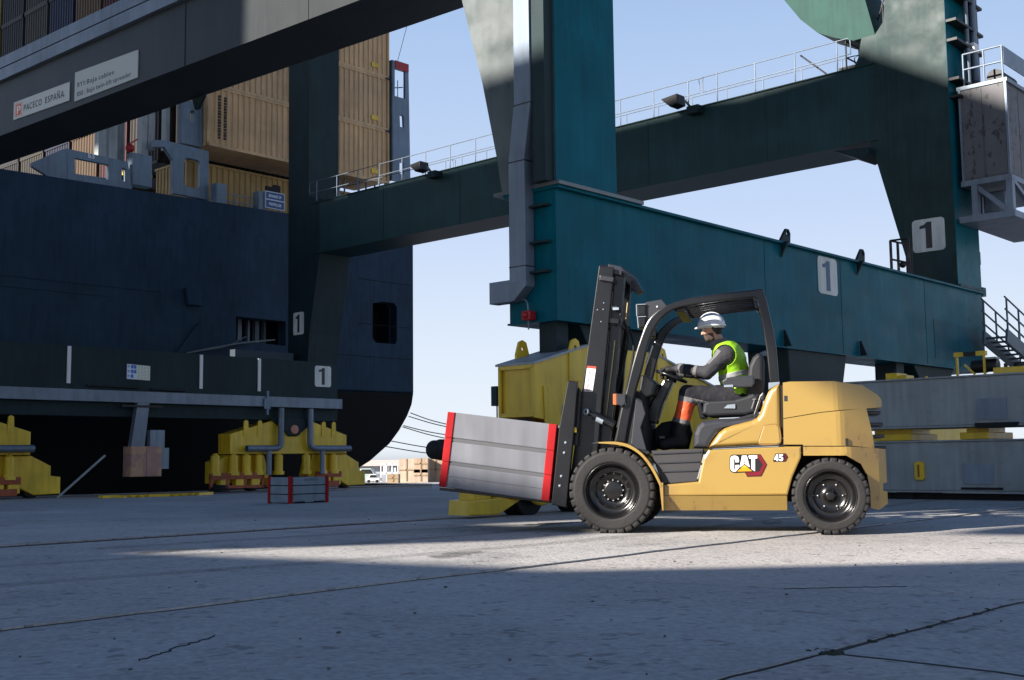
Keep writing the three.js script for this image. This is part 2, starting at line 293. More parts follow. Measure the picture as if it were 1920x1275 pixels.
  structure('quay_wall', [bx(-60, 34.6, -4, -0.26, 36.4, 36.6), bx(34.6, 34.8, -4, -0.26, 36.6, 300)], M.concrete2);
  structure('water', sheet([-300, 34.6], [36.6, 300], () => -2.2), phys(0.01, 0.03, 0.035, 0.12));
}

// ---------------------------------------------------------------- unseen frame added left of the view to shade the quay
{
  const t = thing('added_shade_frame', 'tall dark green blocker added left of the view to shade the quay', 'crane', [-22, 0, 24]);
  // [D, Y] outlines cut to the shade wanted; the opening lets a wedge of sun onto the slabs
  const up = a => a.map(([d, y]) => [d + 3.88, y + 6.77]);
  const opening = up([[13.3, 5.95], [12.5, 6.1], [8.72, 6.57], [7.24, 7.76], [5, 9.6], [5, 11.6], [7.6, 10.5], [9.3, 9.3], [9.82, 9.28], [9.9, 10.15], [10.45, 10.35], [10.9, 10.85], [11.5, 11.3], [12.75, 11.5], [12.9, 9.85], [14.2, 9.85], [14.2, 8.27], [12.5, 8.36], [12.3, 8.36], [11.75, 8.1], [11.6, 7.88], [12.2, 6.95], [12.6, 6.5]]);
  part('cutout_blocker', cross(up([[-2, 3.2], [58, 3.2], [58, 18.4], [34.3, 18.4], [34.3, 15.55], [-2, 15.55]]), -22.5, -21.6, 0, [opening]), M.greenFlat, t);
  part('side_blocker', cross(up([[22.82, 15.4], [34.2, 15.4], [34.2, 20.4], [22.82, 20.4]]), -22.4, -21.7), M.greenFlat, t);
  part('upper_blocker', cross(up([[15, 20.25], [46, 20.25], [46, 25.9], [52, 25.9], [52, 35], [41, 35], [41, 25.9], [26.5, 25.86], [25.5, 25.98], [24.4, 25.84], [22, 25.95], [21.25, 26.3], [19.29, 25.15], [15, 22.6]]), -22.5, -21.6), M.greenFlat, t);
  part('unseen_block', cross(up([[46, 34], [66, 34], [66, 48], [46, 48]]), -22.6, -21.5), M.greenFlat, t);  // added to keep sun off the upper container ends
  for (const [d, w] of [[8, 1], [30, 1.2], [52, 1.2]]) part('leg', bx(-22.4, -21.7, 0, d < 20 ? 10 : 22, d, d + w), M.greenFlat, t);  // unseen posts under the added shade frame
}

// ---------------------------------------------------------------- the green gantry crane number 1
{
  const t = thing('gantry_crane', 'dark green portal crane on yellow bogies straddling the quay behind the forklift', 'crane', [19, 0, 21]);
  const bN = 11.82, bR = 25.386, W = 1.345;
  // landside sill beam: web plates, flanges
  const sill = part('sill_beam', [cross([[10.015, 2.57], [10.87, 2.57], [10.87, 4.33], [10.015, 4.33]], bN, 26.76), bx(bN - 0.03, 26.8, 4.33, 4.37, 9.94, 10.95), bx(bN - 0.02, 26.8, 2.545, 2.57, 9.99, 10.9)], M.green, t);
  each('weld_seam', [17.2, 19.9, 23.6].map(x => bx(x, x + 0.012, 2.58, 4.32, 10.009, 10.02)), M.green, sill);
  each('repair_patch', [bx(24.0, 25.3, 2.72, 3.55, 10.008, 10.02), bx(25.3, 26.4, 2.62, 3.5, 10.006, 10.02)], (() => { const m = M.green.clone(); m.color.setRGB(0.004, 0.1, 0.14); return m; })(), sill);
  // legs
  const legProfile = (z) => [[10.015, 4.37], [10.98, 4.37], [11.09, 4.95], [11.36, 6.1], [11.78, 7.5], [11.98, 8.05], [11.98, 9.8], [11.5, 9.9], [11.42, 10.1], [11.4, 20], [10.015, 20]];
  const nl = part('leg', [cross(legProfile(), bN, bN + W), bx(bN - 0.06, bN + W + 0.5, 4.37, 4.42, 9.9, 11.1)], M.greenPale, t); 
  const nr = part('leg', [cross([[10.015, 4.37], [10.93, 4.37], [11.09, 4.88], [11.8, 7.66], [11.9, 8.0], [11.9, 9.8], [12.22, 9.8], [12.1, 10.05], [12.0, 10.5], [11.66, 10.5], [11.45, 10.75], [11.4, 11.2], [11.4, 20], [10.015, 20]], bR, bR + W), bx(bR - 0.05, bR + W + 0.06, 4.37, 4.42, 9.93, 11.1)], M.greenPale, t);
  nl.material = M.legSunTone = M.greenPale.clone(); M.legSunTone.color.setRGB(0.085, 0.11, 0.105); M.legSunTone.specularIntensity = 1; M.legSunTone.ior = 1.8; M.legSunTone.roughness = 0.46;  // paler glossier green: the sunlit side's brightness put into the colour
  for (const b of [bN, bR]) part('shade_tone_plate', bx(b + 0.004, b + W - 0.004, 4.375, 20, 10.005, 10.0149), M.green, t);  // darker teal sheets: the unlit side's tone put into the colour
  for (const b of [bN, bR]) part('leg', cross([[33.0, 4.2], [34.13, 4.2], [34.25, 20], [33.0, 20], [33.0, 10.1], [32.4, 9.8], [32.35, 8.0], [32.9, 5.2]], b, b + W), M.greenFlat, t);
  // seaside sill beam
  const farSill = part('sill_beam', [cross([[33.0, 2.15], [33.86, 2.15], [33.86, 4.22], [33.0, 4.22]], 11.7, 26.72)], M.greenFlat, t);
  // portal beams
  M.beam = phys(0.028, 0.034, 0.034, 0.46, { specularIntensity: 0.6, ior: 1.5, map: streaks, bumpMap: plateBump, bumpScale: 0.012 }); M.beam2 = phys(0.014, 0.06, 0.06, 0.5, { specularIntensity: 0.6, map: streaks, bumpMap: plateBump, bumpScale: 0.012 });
  const right = part('portal_beam', cross([[11.6, 8.01], [32.9, 8.01], [32.9, 9.81], [11.6, 9.81]], bR + 0.004, bR + W - 0.01), M.beam2, t);
  const yb = d => 8.06 + 0.027 * (d - 13);
  const left = part('portal_beam', cross([[11.6, yb(11.6)], [33, yb(33)], [33, yb(33) + 1.78], [11.6, yb(11.6) + 1.78]], bN + 0.004, bN + W - 0.01), M.beam, t);
  part('beam_bracket', cross([[12.658, 7.843], [11.79, 7.782], [11.797, 7.631], [12.025, 7.534]], bR - 0.3, bR + 0.5), M.greenFlat, t);
  // diagonal brace rising seaward from the landside node
  part('diagonal_brace', [cross([[12.258, 10.537], [11.773, 10.542], [11.72, 10.554], [11.989, 11.722], [12.711, 12.868], [15.061, 13.599], [14.474, 12.716], [14.048, 12.039], [13.63, 11.431], [13.187, 10.976], [12.732, 10.725]], bR + 0.12, bR + W - 0.1)], M.brace = phys(0.016, 0.075, 0.06, 0.55, { specularIntensity: 0.3, map: streaks }), t);
  part('handrail', [rod([bR + 0.6, 10.75, 11.95], [bR + 0.6, 12.2, 11.45], 0.018), rod([bR + 0.6, 11.35, 11.75], [bR + 0.6, 12.8, 11.3], 0.018), rod([bR + 0.6, 10.6, 11.72], [bR + 0.6, 11.5, 11.72], 0.018)], M.black, t);
  // galvanised channel along the top of the left portal beam
  const ch = (d0, d1, o0, o1) => cross([[d0, yb(d0) + o0], [d1, yb(d1) + o0], [d1, yb(d1) + o1], [d0, yb(d0) + o1]], bN - 0.09, bN + 0.3);
  each('cable_channel', [ch(13.5, 32.8, 1.3, 1.57), ch(13.5, 32.8, 1.6, 1.86)], M.galv, t);
  // welded seams of the web plates
  each('weld_seam', [14.6, 18.2, 21.8, 25.4, 29].map(d => cross([[d, 8.02], [d + 0.02, 8.02], [d + 0.02, 9.8], [d, 9.8]], bR - 0.006, bR)), M.beam2, right);
  each('weld_seam', [15.4, 19.2, 27.6].map(d => cross([[d, yb(d) + 0.01], [d + 0.02, yb(d) + 0.01], [d + 0.02, yb(d) + 1.28], [d, yb(d) + 1.28]], bN - 0.006, bN)), M.beam, left);
  each('edge_flange', [cross([[11.7, 7.985], [32.9, 7.985], [32.9, 8.01], [11.7, 8.01]], bR - 0.035, bR + W + 0.02), cross([[11.7, 9.81], [32.9, 9.81], [32.9, 9.835], [11.7, 9.835]], bR - 0.035, bR + W + 0.02)], M.beam2, right);
  // lugs under and over the beams
  const lug = (b0, pts, hole, th = 0.05) => cross(pts, b0, b0 + th, 0, hole ? [hole] : null);
  part('lifting_lug', cross([[21.0, 8.1], [20.55, 8.1], [20.7, 7.95], [20.78, 7.86], [20.9, 7.86]], bN + 1.3, bN + 1.36, 0, [circ(20.83, 7.95, 0.05, 10)]).translate(0, 0.16, 0), M.greenFlat, t);
  // pad eyes along the landside sill beam
  for (const px of [[[17.524, 4.298], [18.002, 4.453], [17.709, 4.138]], [[20.286, 4.31], [20.864, 4.419], [20.549, 4.107]]]) {
    const x0 = px[0][0], x1 = px[1][0], x = (x0 + x1) / 2 + 0.06;
    part('lifting_lug', [side([[x - 0.2, 4.34], [x + 0.16, 4.34], [x + 0.18, 4.54], [x + 0.13, 4.61], [x + 0.04, 4.61], [x - 0.02, 4.55]], 9.95, 10.0, 0.01, [circ(x + 0.085, 4.53, 0.045, 12)]), cross([[9.86, 4.36], [10.0, 4.36], [10.0, 4.1]], x - 0.1, x - 0.06)], M.greenFlat, t);
    part('gusset', cross([[9.86, 2.57], [10.0, 2.57], [10.0, 2.85], [9.97, 2.85]], x - 0.1, x - 0.06), M.greenFlat, t);
  }
  part('shackle', [new THREE.TorusGeometry(0.07, 0.02, 6, 16).translate(13.65, 4.42, -10.3), sph(13.62, 4.5, 10.3, 0.05)], M.black, t);
  // number plates
  function one(x, y, w, h, plane, d) {   // plane 'D': on a face towards -D, X runs along; plane 'X': on a face towards -X, D runs along
    const th = 0.012, plate = roundRect(x - w / 2, x + w / 2, y - h / 2, y + h / 2, Math.min(w, h) * 0.12);
    const s = plane === 'X' ? -1 : 1, k = w * 0.11, H = h * 0.4, num = [[x - k * 0.75 * s, y - H], [x + k * 0.95 * s, y - H], [x + k * 0.95 * s, y + H], [x - k * 0.35 * s, y + H], [x - k * 1.1 * s, y + H * 0.83], [x - k * 2.4 * s, y + H * 0.74], [x - k * 2.4 * s, y + H * 0.52], [x - k * 0.75 * s, y + H * 0.56]];
    const mk = plane === 'D' ? (p, e) => side(s > 0 ? p : p.slice().reverse(), d - e, d) : (p, e) => cross(p, d - e, d);
    const pl = part('number_plate', mk(plate, th), M.plate, t); part('numeral', mk(num, th + 0.006), M.numeral, pl); return pl;
  }
  M.plate = std(0.78, 0.8, 0.74, 0.55, 0, { map: grime }); M.numeral = std(0.015, 0.017, 0.02, 0.5);
  M.blueNum = std(0.03, 0.09, 0.16, 0.5);
  one(19.39, 3.955, 0.72, 0.68, 'D', 10.013).children[0].material = M.blueNum;
  one(10.61, 5.6, 0.74, 0.74, 'X', bR - 0.002);
  one(26.06, 3.72, 0.72, 0.74, 'D', 32.998);
  one(33.52, 5.6, 0.6, 0.8, 'X', bR - 0.002);
  // name plates on the left portal beam
  const nameTex = canvasTex(512, 128, (g, w, h) => { g.fillStyle = '#b9beb8'; g.fillRect(0, 0, w, h); g.fillStyle = '#c8502a'; g.fillRect(14, 16, 66, 96); g.fillStyle = '#d9d5cc'; g.font = 'bold 78px sans-serif'; g.textBaseline = 'middle'; g.fillText('P', 24, 66); g.strokeStyle = '#d9d5cc'; g.lineWidth = 4; g.strokeRect(20, 22, 54, 84); g.fillStyle = '#15181a'; g.font = 'bold 62px sans-serif'; g.save(); g.translate(94, 68); g.scale(0.74, 1); g.fillText('PACECO  ESPAÑA', 0, 0); g.font = '26px sans-serif'; g.fillText('s.a.', 480, 12); g.restore(); });
  const taskTex = canvasTex(512, 256, (g, w, h) => { g.fillStyle = '#adb3ae'; g.fillRect(0, 0, w, h); g.fillStyle = '#1b1f22'; g.font = 'bold 54px sans-serif'; g.textBaseline = 'middle'; g.save(); g.translate(20, 118); g.scale(0.78, 1); g.fillText('811:Baja cables', 0, 0); g.restore(); g.save(); g.translate(20, 200); g.scale(0.62, 1); g.fillText('850 : Baja twin-lift spreader', 0, 0); g.restore(); });
  const plateBody = (d0, d1, y00, y01, y10, y11) => cross([[d0, y00], [d1, y10], [d1, y11], [d0, y01]], bN - 0.012, bN);
  const np1 = part('name_plate', plateBody(26.42, 23.74, 8.67, 9.085, 8.55, 8.965), M.plate, t);
  printed('lettering', nameTex, [bN - 0.016, 8.67, 26.42], [bN - 0.016, 8.55, 23.74], [bN - 0.016, 8.965, 23.74], [bN - 0.016, 9.085, 26.42], np1);
  const np2 = part('name_plate', plateBody(23.5, 20.9, 8.47, 9.11, 8.4, 8.97), M.plate, t);
  printed('lettering', taskTex, [bN - 0.016, 8.47, 23.5], [bN - 0.016, 8.4, 20.9], [bN - 0.016, 8.97, 20.9], [bN - 0.016, 9.11, 23.5], np2);
  // galvanised cable duct down the near leg
  const duct = [[10.42, 16], [10.42, 5.55], [10.53, 4.8], [10.53, 3.02], [10.78, 2.86], [11.06, 2.86]], DW = 0.145;
  const dpath = (dd) => cross([[10.28, 16], [10.57, 16], [10.57, 5.58], [10.685, 4.78], [10.685, 3.14], [11.07, 3.14], [11.07, 2.84], [10.62, 2.84], [10.395, 3.03], [10.395, 4.8], [10.28, 5.52]], bN - dd, bN - 0.01, 0.008);
  part('cable_duct', [dpath(0.2)], M.galv, t);
  each('duct_joint', [5.53, 4.75, 3.3].map(y => bx(bN - 0.206, bN - 0.01, y, y + 0.012, y > 5 ? 10.27 : 10.39, y > 5 ? 10.58 : 10.69)), M.black, t);
  each('duct_bracket', [4.1, 3.6, 3.2].map(y => bx(bN - 0.12, bN, y, y + 0.03, 10.1, 10.7)), M.greenFlat, t);
  part('stiffener', [bx(bN - 0.17, bN, 4.42, 16, 10.04, 10.26)], M.greenFlat, t);
  // red stop button below the duct
  const stop = part('stop_button', [bx(bN - 0.16, bN - 0.02, 2.57, 2.7, 10.37, 10.52, 0.02), sph(bN - 0.17, 2.635, 10.44, 0.045)], M.red, t);
  part('conduit', [tube([[bN - 0.02, 2.86, 10.75], [bN - 0.08, 2.87, 10.55], [bN - 0.09, 2.82, 10.47], [bN - 0.09, 2.7, 10.45]], 0.012), tube([[bN - 0.09, 2.57, 10.45], [bN - 0.09, 2.45, 10.45]], 0.01)], M.galv, stop);
  // handrails along the right portal beam
  function rails(b, d0, d1, gate) {
    const y0 = 9.8, y1 = 10.59, ym = 10.2, r = 0.014, out = [];
    const bays = [[d0, gate], [gate + 0.1, d1]];
    for (const [p, q] of bays) {
      if (q <= p) continue;
      out.push(tube([[b, ym, p], [b, y1 - 0.08, p], [b, y1 - 0.02, p + 0.03], [b, y1, p + 0.1], [b, y1, q - 0.1], [b, y1 - 0.02, q - 0.03], [b, y1 - 0.08, q], [b, ym, q]], r, 90, 6, 0.1), rod([b, ym, p], [b, ym, q], r, r, 6));
      for (let d = p + 0.35; d < q; d += 1.12) out.push(rod([b, y0, d], [b, y1, d], r * 1.2, r * 1.2, 6));
    }
    return out;
  }
  part('handrail', rails(bR + 0.03, 12.3, 33, 16.45), M.galv, t);
  part('handrail', rails(bR + W - 0.06, 12.8, 33, 26.9), M.galv, t);
  part('handrail', [rod([bR + 0.2, 9.8, 12.5], [bR + 0.2, 10.6, 12.5], 0.02), rod([bR + 0.9, 9.8, 12.5], [bR + 0.9, 10.6, 12.5], 0.02), rod([bR + 0.2, 10.6, 12.5], [bR + 0.9, 10.6, 12.5], 0.02), rod([bR + 0.2, 10.2, 12.5], [bR + 0.9, 10.2, 12.5], 0.02), rod([bR + 0.2, 10.55, 13.7], [bR + 0.2, 9.8, 12.9], 0.02), bx(bR + 0.2, bR + 1, 9.8, 9.98, 12.0, 12.7)], M.black, t);
  // floodlights on the right portal beam
  for (const d of [17.15, 26.95]) {
    const f = part('floodlight', [cross([[d + 0.3, 10.12], [d - 0.2, 10.17], [d - 0.23, 9.9], [d + 0.02, 9.86]], bR - 0.45, bR - 0.06, 0.02)], M.black, t);
    part('lens', cross([[d + 0.295, 10.1], [d + 0.035, 9.875], [d + 0.02, 9.9], [d + 0.27, 10.11]], bR - 0.42, bR - 0.1), std(0.2, 0.2, 0.2, 0.2), f);
    part('bracket', [bx(bR - 0.3, bR + 0.02, 9.6, 9.8, d - 0.75, d - 0.4), bar([bR - 0.2, 9.75, d - 0.5], [bR - 0.2, 10.0, d - 0.3], 0.05, 0.05)], M.greenFlat, f);
  }
  // pipes and ladder on the seaward side of the right leg
  each('riser_pipe', [rod([bR + 0.75, 8.3, 9.82], [bR + 0.75, 16, 9.82], 0.05), rod([bR + 1.1, 9.2, 9.8], [bR + 1.1, 16, 9.8], 0.075), rod([bR + 1.42, 9.2, 9.86], [bR + 1.42, 16, 9.86], 0.05), bx(bR + 1.5, bR + 1.75, 6, 16, 9.95, 10.6)], M.galv, t);
  each('pipe_clamp', [8.6, 9.0, 9.9, 10.35, 11].map(y => bx(bR, bR + 1.6, y, y + 0.06, 9.76, 9.99)), M.black, t);
  each('terminal_box', [bx(bR + 0.85, bR + 1.15, 9.85, 10.05, 9.7, 9.95, 0.02), bx(bR + 1.1, bR + 1.45, 8.55, 9.1, 9.4, 9.8, 0.03)], M.white, t);
  each('terminal_box', [bx(26.78, 27.02, 5.05, 5.35, 10.1, 10.4), bx(26.78, 26.95, 5.45, 5.75, 10.2, 10.4), bx(26.78, 26.98, 4.3, 4.5, 10.0, 10.3)], M.green, t);
  // lift cabin with its support frame
  const cab = part('lift_cabin', [bx(25.6, 28.6, 6.72, 8.78, 8.86, 9.84)], M.cabin, t);
  part('panel', [[25.6, 9.36, 9.84], [25.6, 8.87, 9.35]].map(([x, d0, d1]) => bx(x - 0.015, x, 6.76, 8.74, d0 + 0.012, d1 - 0.012)), M.cabin, cab);
  part('panel', [[25.62, 26.3], [26.33, 27.1], [27.13, 27.9]].map(([x0, x1]) => bx(x0, x1, 6.76, 8.74, 8.845, 8.86)), M.cabin, cab);
  part('cage_frame', [bx(25.57, 25.61, 6.62, 8.85, 8.82, 8.87), bx(25.57, 25.61, 6.62, 8.85, 9.82, 9.87), bx(25.56, 28.7, 6.6, 6.72, 8.8, 9.9), bx(25.57, 28.7, 8.78, 8.86, 8.8, 9.9)], M.galv, cab);
  part('support_frame', [bx(25.5, 28.8, 5.78, 5.92, 8.75, 9.95), bx(25.56, 25.72, 5.9, 6.62, 9.55, 9.68), bx(25.56, 25.72, 5.9, 6.62, 8.8, 8.93), bar([25.64, 6.6, 9.62], [25.64, 5.92, 8.9], 0.09, 0.1), bar([25.7, 6.6, 8.85], [27.6, 5.9, 8.85], 0.1, 0.09), bx(26.0, 26.5, 6.0, 6.5, 9.1, 9.6, 0.05)], M.galv, cab);
  part('roof_rail', [...[[25.64, 9.75], [25.64, 9.3], [25.64, 8.9], [27, 8.9], [28.4, 8.9]].map(([x, d]) => rod([x, 8.85, d], [x, 9.6, d], 0.022)), rod([25.64, 9.6, 9.75], [25.64, 9.6, 8.9], 0.022), rod([25.64, 9.25, 9.75], [25.64, 9.25, 8.9], 0.022), rod([25.64, 9.6, 8.9], [28.4, 9.6, 8.9], 0.022), rod([25.64, 9.25, 8.9], [28.4, 9.25, 8.9], 0.022), bx(25.66, 27.2, 9.2, 9.6, 8.87, 8.89)], M.galv, cab);
  part('winch', [rod([26.0, 9.05, 9.2], [26.9, 9.05, 9.2], 0.18, 0.18, 16), bx(26.0, 26.9, 8.86, 8.95, 9.0, 9.5)], M.black, cab);
  // ladder cage standing on the sill beam beside the right leg
  part('ladder_cage', [...[23.6, 23.95, 24.4, 24.62].map(x => rod([x, 4.37, 10.7], [x, 5.25, 10.7], 0.03)), rod([23.6, 5.25, 10.7], [24.62, 5.28, 10.7], 0.022), rod([23.6, 4.85, 10.7], [24.62, 4.88, 10.7], 0.022), rod([23.6, 4.37, 10.3], [23.6, 5.25, 10.3], 0.025), rod([23.6, 5.25, 10.3], [23.6, 5.25, 10.7], 0.022), sph(24.05, 4.78, 10.65, 0.07), bx(24.3, 24.8, 4.37, 4.46, 10.4, 10.8)], M.black, t);
  // stair at the far end of the sill beam
  M.stair = std(0.1, 0.14, 0.18, 0.5, 0.2, { map: grime });
  const sy = x => 3.5 - (x - 25.2) * 0.27, st = part('staircase', [9.75, 9.25].map(d => bar([26.0, sy(26.0), d], [31, sy(31), d], 0.05, 0.3)), M.stair, t);
  each('stair_tread', Array.from({ length: 17 }, (_, i) => bx(26.1 + i * 0.28, 26.3 + i * 0.28, sy(26.2 + i * 0.28) + 0.02, sy(26.2 + i * 0.28) + 0.05, 9.28, 9.72)), M.stair, st);
  for (const d of [9.75, 9.25]) part('handrail', [[0.32, 0.58, 0.85].map(o => rod([26.0, sy(26.0) + o, d], [31, sy(31) + o, d], 0.02, 0.02, 6)), range(26.1, 31, 0.7).map(x => rod([x, sy(x), d], [x, sy(x) + 0.85, d], 0.022, 0.022, 6))].flat(), M.stair, st);
  part('stair_landing', [bx(28.2, 31, 2.2, 2.3, 8.6, 10), rod([28.4, 2.5, 8.7], [28.9, 3.9, 8.7], 0.03), rod([28.9, 2.5, 8.7], [28.4, 3.6, 8.7], 0.02), rod([29.3, 2.4, 8.7], [29.3, 4.2, 8.7], 0.04), rod([29.8, 2.4, 8.7], [29.8, 4.2, 8.7], 0.04)], M.shipGrey, t);
  // brackets hanging under the landside sill beam
  part('hanging_bracket', side([[17.94, 2.56], [20.1, 2.56], [19.82, 1.7], [18.0, 1.7]], 10.05, 10.85, 0.02), M.greenFlat, t);
  part('hanging_bracket', [side([[23.1, 2.55], [25.15, 2.55], [24.9, 2.25], [24.5, 1.7], [23.9, 1.7]], 10.1, 10.8, 0.02), bx(22.4, 22.75, 1.5, 2.55, 10.15, 10.6)], M.greenFlat, t);
  part('hanging_bracket', [side([[12.38, 2.55], [14.3, 2.55], [13.7, 1.95], [13.45, 1.72], [13.0, 1.72], [12.75, 1.95]], 10.1, 10.8, 0.02), bx(11.95, 12.2, 1.9, 2.55, 10.15, 10.45)], M.greenFlat, t);
  part('anchor_rod', [bx(12.27, 12.33, 1.95, 2.2, 10.2, 10.3)], M.black, t);

  // unseen upper works over the portal, added to cut skylight: girders, house, boom
  each('unseen_girder', [bx(11.9, 13.1, 20, 22, -8, 40), bx(25.5, 26.7, 20, 22, -8, 40)], M.greenFlat, t);
  each('unseen_boom', [bx(15.2, 17.0, 23, 25.5, -26, 42), bx(21.4, 23.2, 23, 25.5, -26, 42)], M.greenFlat, t);
  part('unseen_block', bx(14, 24.6, 25.6, 30, -12, 2), M.greenFlat, t);

  // ------------------------------------------------ bogies
  const yellow = M.yellow;
  function bogieNear(c) {                                              // c: place of its pin along the rail
    const X = x => c + x;
    const q = part('wheel_bogie', [side([[X(-1.83), 1.25], [X(-1.83), 1.94], [X(-0.75), 2.23], [X(0.75), 2.23], [X(2.5), 1.75], [X(2.5), 0.9], [X(1.2), 0.5], [X(-1.2), 0.5], [X(-1.4), 1.2]], 9.98, 10.0, 0), side([[X(-1.83), 1.25], [X(-1.83), 1.94], [X(-0.75), 2.23], [X(0.75), 2.23], [X(1.83), 1.94], [X(1.83), 1.25], [X(0.9), 0.95], [X(-0.9), 0.95]], 10.58, 10.6, 0), cross([[10.0, 1.28], [10.58, 1.28], [10.58, 1.9], [10.0, 1.9]], X(-1.8), X(1.8))], yellow, t);
    each('top_plate', [bar([X(-1.86), 1.945, 10.29], [X(-0.75), 2.24, 10.29], 0.68, 0.03), bar([X(0.75), 2.24, 10.29], [X(2.52), 1.755, 10.29], 0.68, 0.03)], M.greyPaint, q);
    part('end_frame', [bx(X(-1.85), X(-1.82), 1.88, 1.93, 9.99, 10.59), bx(X(-1.85), X(-1.82), 1.26, 1.31, 9.99, 10.59), bx(X(-1.85), X(-1.82), 1.3, 1.9, 9.98, 10.02), bx(X(-1.85), X(-1.82), 1.3, 1.9, 10.55, 10.59)], yellow, q);
    for (const [x, d] of [[-1.0, 9.97], [-1.35, 10.6], [1.0, 9.97], [1.35, 10.6]]) part('lug', side([[X(x - 0.13), 1.75], [X(x + 0.13), 1.75], [X(x + 0.13), 2.12], [X(x + 0.07), 2.29], [X(x), 2.32], [X(x - 0.07), 2.29], [X(x - 0.13), 2.12]], d - 0.01, d + 0.025, 0, [circ(X(x), 2.2, 0.03, 10)]), yellow, q);
    part('web_rib', [side([[X(-1.62), 0.95], [X(-1.66), 1.65], [X(-1.52), 1.65], [X(-1.3), 1.25], [X(-1.08), 1.65], [X(-0.96), 1.65], [X(-0.98), 0.95]], 9.955, 9.985, 0.008), bx(X(-1.29), X(-1.26), 0.9, 1.3, 9.945, 9.98)], yellow, q);
    part('slot', bx(X(-1.845), X(-1.8), 1.17, 1.24, 10.05, 10.5), M.dark, q);
    part('switch_box', [bx(X(-1.85), X(-1.74), 1.42, 1.68, 10.62, 10.72), rod([X(-1.8), 1.42, 10.66], [X(-1.8), 1.2, 10.66], 0.01)], M.greenFlat, q);
    for (const s of [-1, 1]) {
      const k = c + s * 1.15;
      part('wheel_truck', [side([[k - 1.3, 0.5], [k - 0.9, 0.75], [k - 0.3, 0.98], [k + 0.3, 0.98], [k + 0.9, 0.75], [k + 1.3, 0.5], [k + 1.1, 0.28], [k + 0.9, 0.2], [k - 0.9, 0.2], [k - 1.1, 0.28]], 10.05, 10.55, 0.05)], yellow, q);
      each('drum_cover', [-0.5, 0.5].map(o => lathe([[0, 0.06], [0.26, 0.06], [0.3, 0.02], [0.3, -0.02]], k + o, 0.42, 10.03, 24)), yellow, q);
      each('rail_wheel', [-0.55, 0.55].map(o => lathe([[0, 0.1], [0.25, 0.1], [0.27, 0.04], [0.27, -0.2], [0, -0.2]], k + o, 0.24, 10.28, 28)), M.black, q);
    }
    part('rail_sweeper', [side([[X(-2.88), 0.04], [X(-2.35), 0.03], [X(-1.95), 0.2], [X(-2.35), 0.24], [X(-2.86), 0.22]], 10.12, 10.5, 0.02), bx(X(-2.7), X(-2.4), 0.2, 0.5, 10.2, 10.5, 0.03)], yellow, q);
    part('buffer', [rod([X(-3.3), 0.84, 10.3], [X(-2.3), 0.84, 10.3], 0.115, 0.115, 20), sph(X(-3.3), 0.84, 10.3, 0.115, 0.7, 1, 1), rod([X(-3.2), 0.84, 10.3], [X(-3.1), 0.84, 10.3], 0.128, 0.128, 20)], M.rubber, q);
    part('buffer_post', [bx(X(-2.35), X(-2.1), 0.2, 0.95, 10.15, 10.45, 0.02)], yellow, q);
    return q;
  }
  bogieNear(13.12); bogieNear(24.4);
  function bogieFar(c) {
    const g = -0.25, X = x => c + x;
    const q = part('wheel_bogie', [side([[X(-2.5), 1.0], [X(-2.5), 1.66], [X(-0.75), 2.15], [X(-0.45), 2.15], [X(-0.2), 1.6], [X(0.2), 1.6], [X(0.45), 2.15], [X(0.75), 2.15], [X(2.4), 1.66], [X(2.4), 1.0]], 33.0, 33.7, 0.02)], yellow, t);
    part('pin_bracket', side([[X(-1.0), 2.2], [X(1.0), 2.2], [X(0.3), 1.72], [X(0.22), 1.62], [X(-0.22), 1.62], [X(-0.3), 1.72]], 32.9, 32.98, 0.01), M.greenFlat, q);
    part('pin', lathe([[0, 0.04], [0.15, 0.04], [0.16, 0], [0.16, -0.1]], X(0), 1.83, 32.88, 20), std(0.5, 0.2, 0.13, 0.6), q);
    for (const x of [-1.9, -1.35, 1.35, 1.8]) part('lug', side([[X(x - 0.1), 1.6], [X(x + 0.1), 1.6], [X(x + 0.08), 2.08], [X(x), 2.13], [X(x - 0.08), 2.08]], 32.97, 33.03), yellow, q);
    each('cable_pipe', [tube([[X(-0.62), 2.55, 32.8], [X(-0.62), 1.5, 32.8], [X(-0.64), 1.28, 32.8], [X(-0.75), 1.2, 32.8], [X(-1.0), 1.18, 32.8], [X(-2.0), 1.18, 32.8]], 0.105, 60, 8, 0.2), tube([[X(0.62), 2.55, 32.8], [X(0.62), 1.5, 32.8], [X(0.64), 1.28, 32.8], [X(0.75), 1.2, 32.8], [X(1.0), 1.18, 32.8], [X(2.4), 1.18, 32.8]], 0.105, 60, 8, 0.2), rod([X(-1.1), 1.1, 32.8], [X(-1.1), 0.3, 32.8], 0.09), rod([X(1.15), 1.1, 32.8], [X(1.15), 0.3, 32.8], 0.09)], M.galv, q);
    each('wheel_truck', [side([[X(-3.0), 0.3 + g], [X(-3.0), 0.75], [X(-2.4), 0.98], [X(-1.0), 0.98], [X(-0.8), 0.5 + g], [X(-1.0), 0.3 + g]], 33.2, 33.7, 0.03), side([[X(0.8), 0.5 + g], [X(1.0), 0.98], [X(2.5), 0.98], [X(3.1), 0.68], [X(3.1), 0.4], [X(3.4), 0.36], [X(3.4), 0.12 + g], [X(2.6), 0.1 + g], [X(2.2), 0.3 + g], [X(1.0), 0.3 + g]], 33.15, 33.7, 0.03)], yellow, q);
    for (const x of [-3.05, -2.35, -1.85, -1.35, -0.55, 0.62, 1.3, 1.8]) part('gear_motor', [vcyl(X(x), 0.42, 0.95, 33.02, 0.15), vcyl(X(x), 0.95, 1.02, 33.02, 0.12, 0.06), vcyl(X(x), 0.3, 0.42, 33.02, 0.2)], yellow, q);
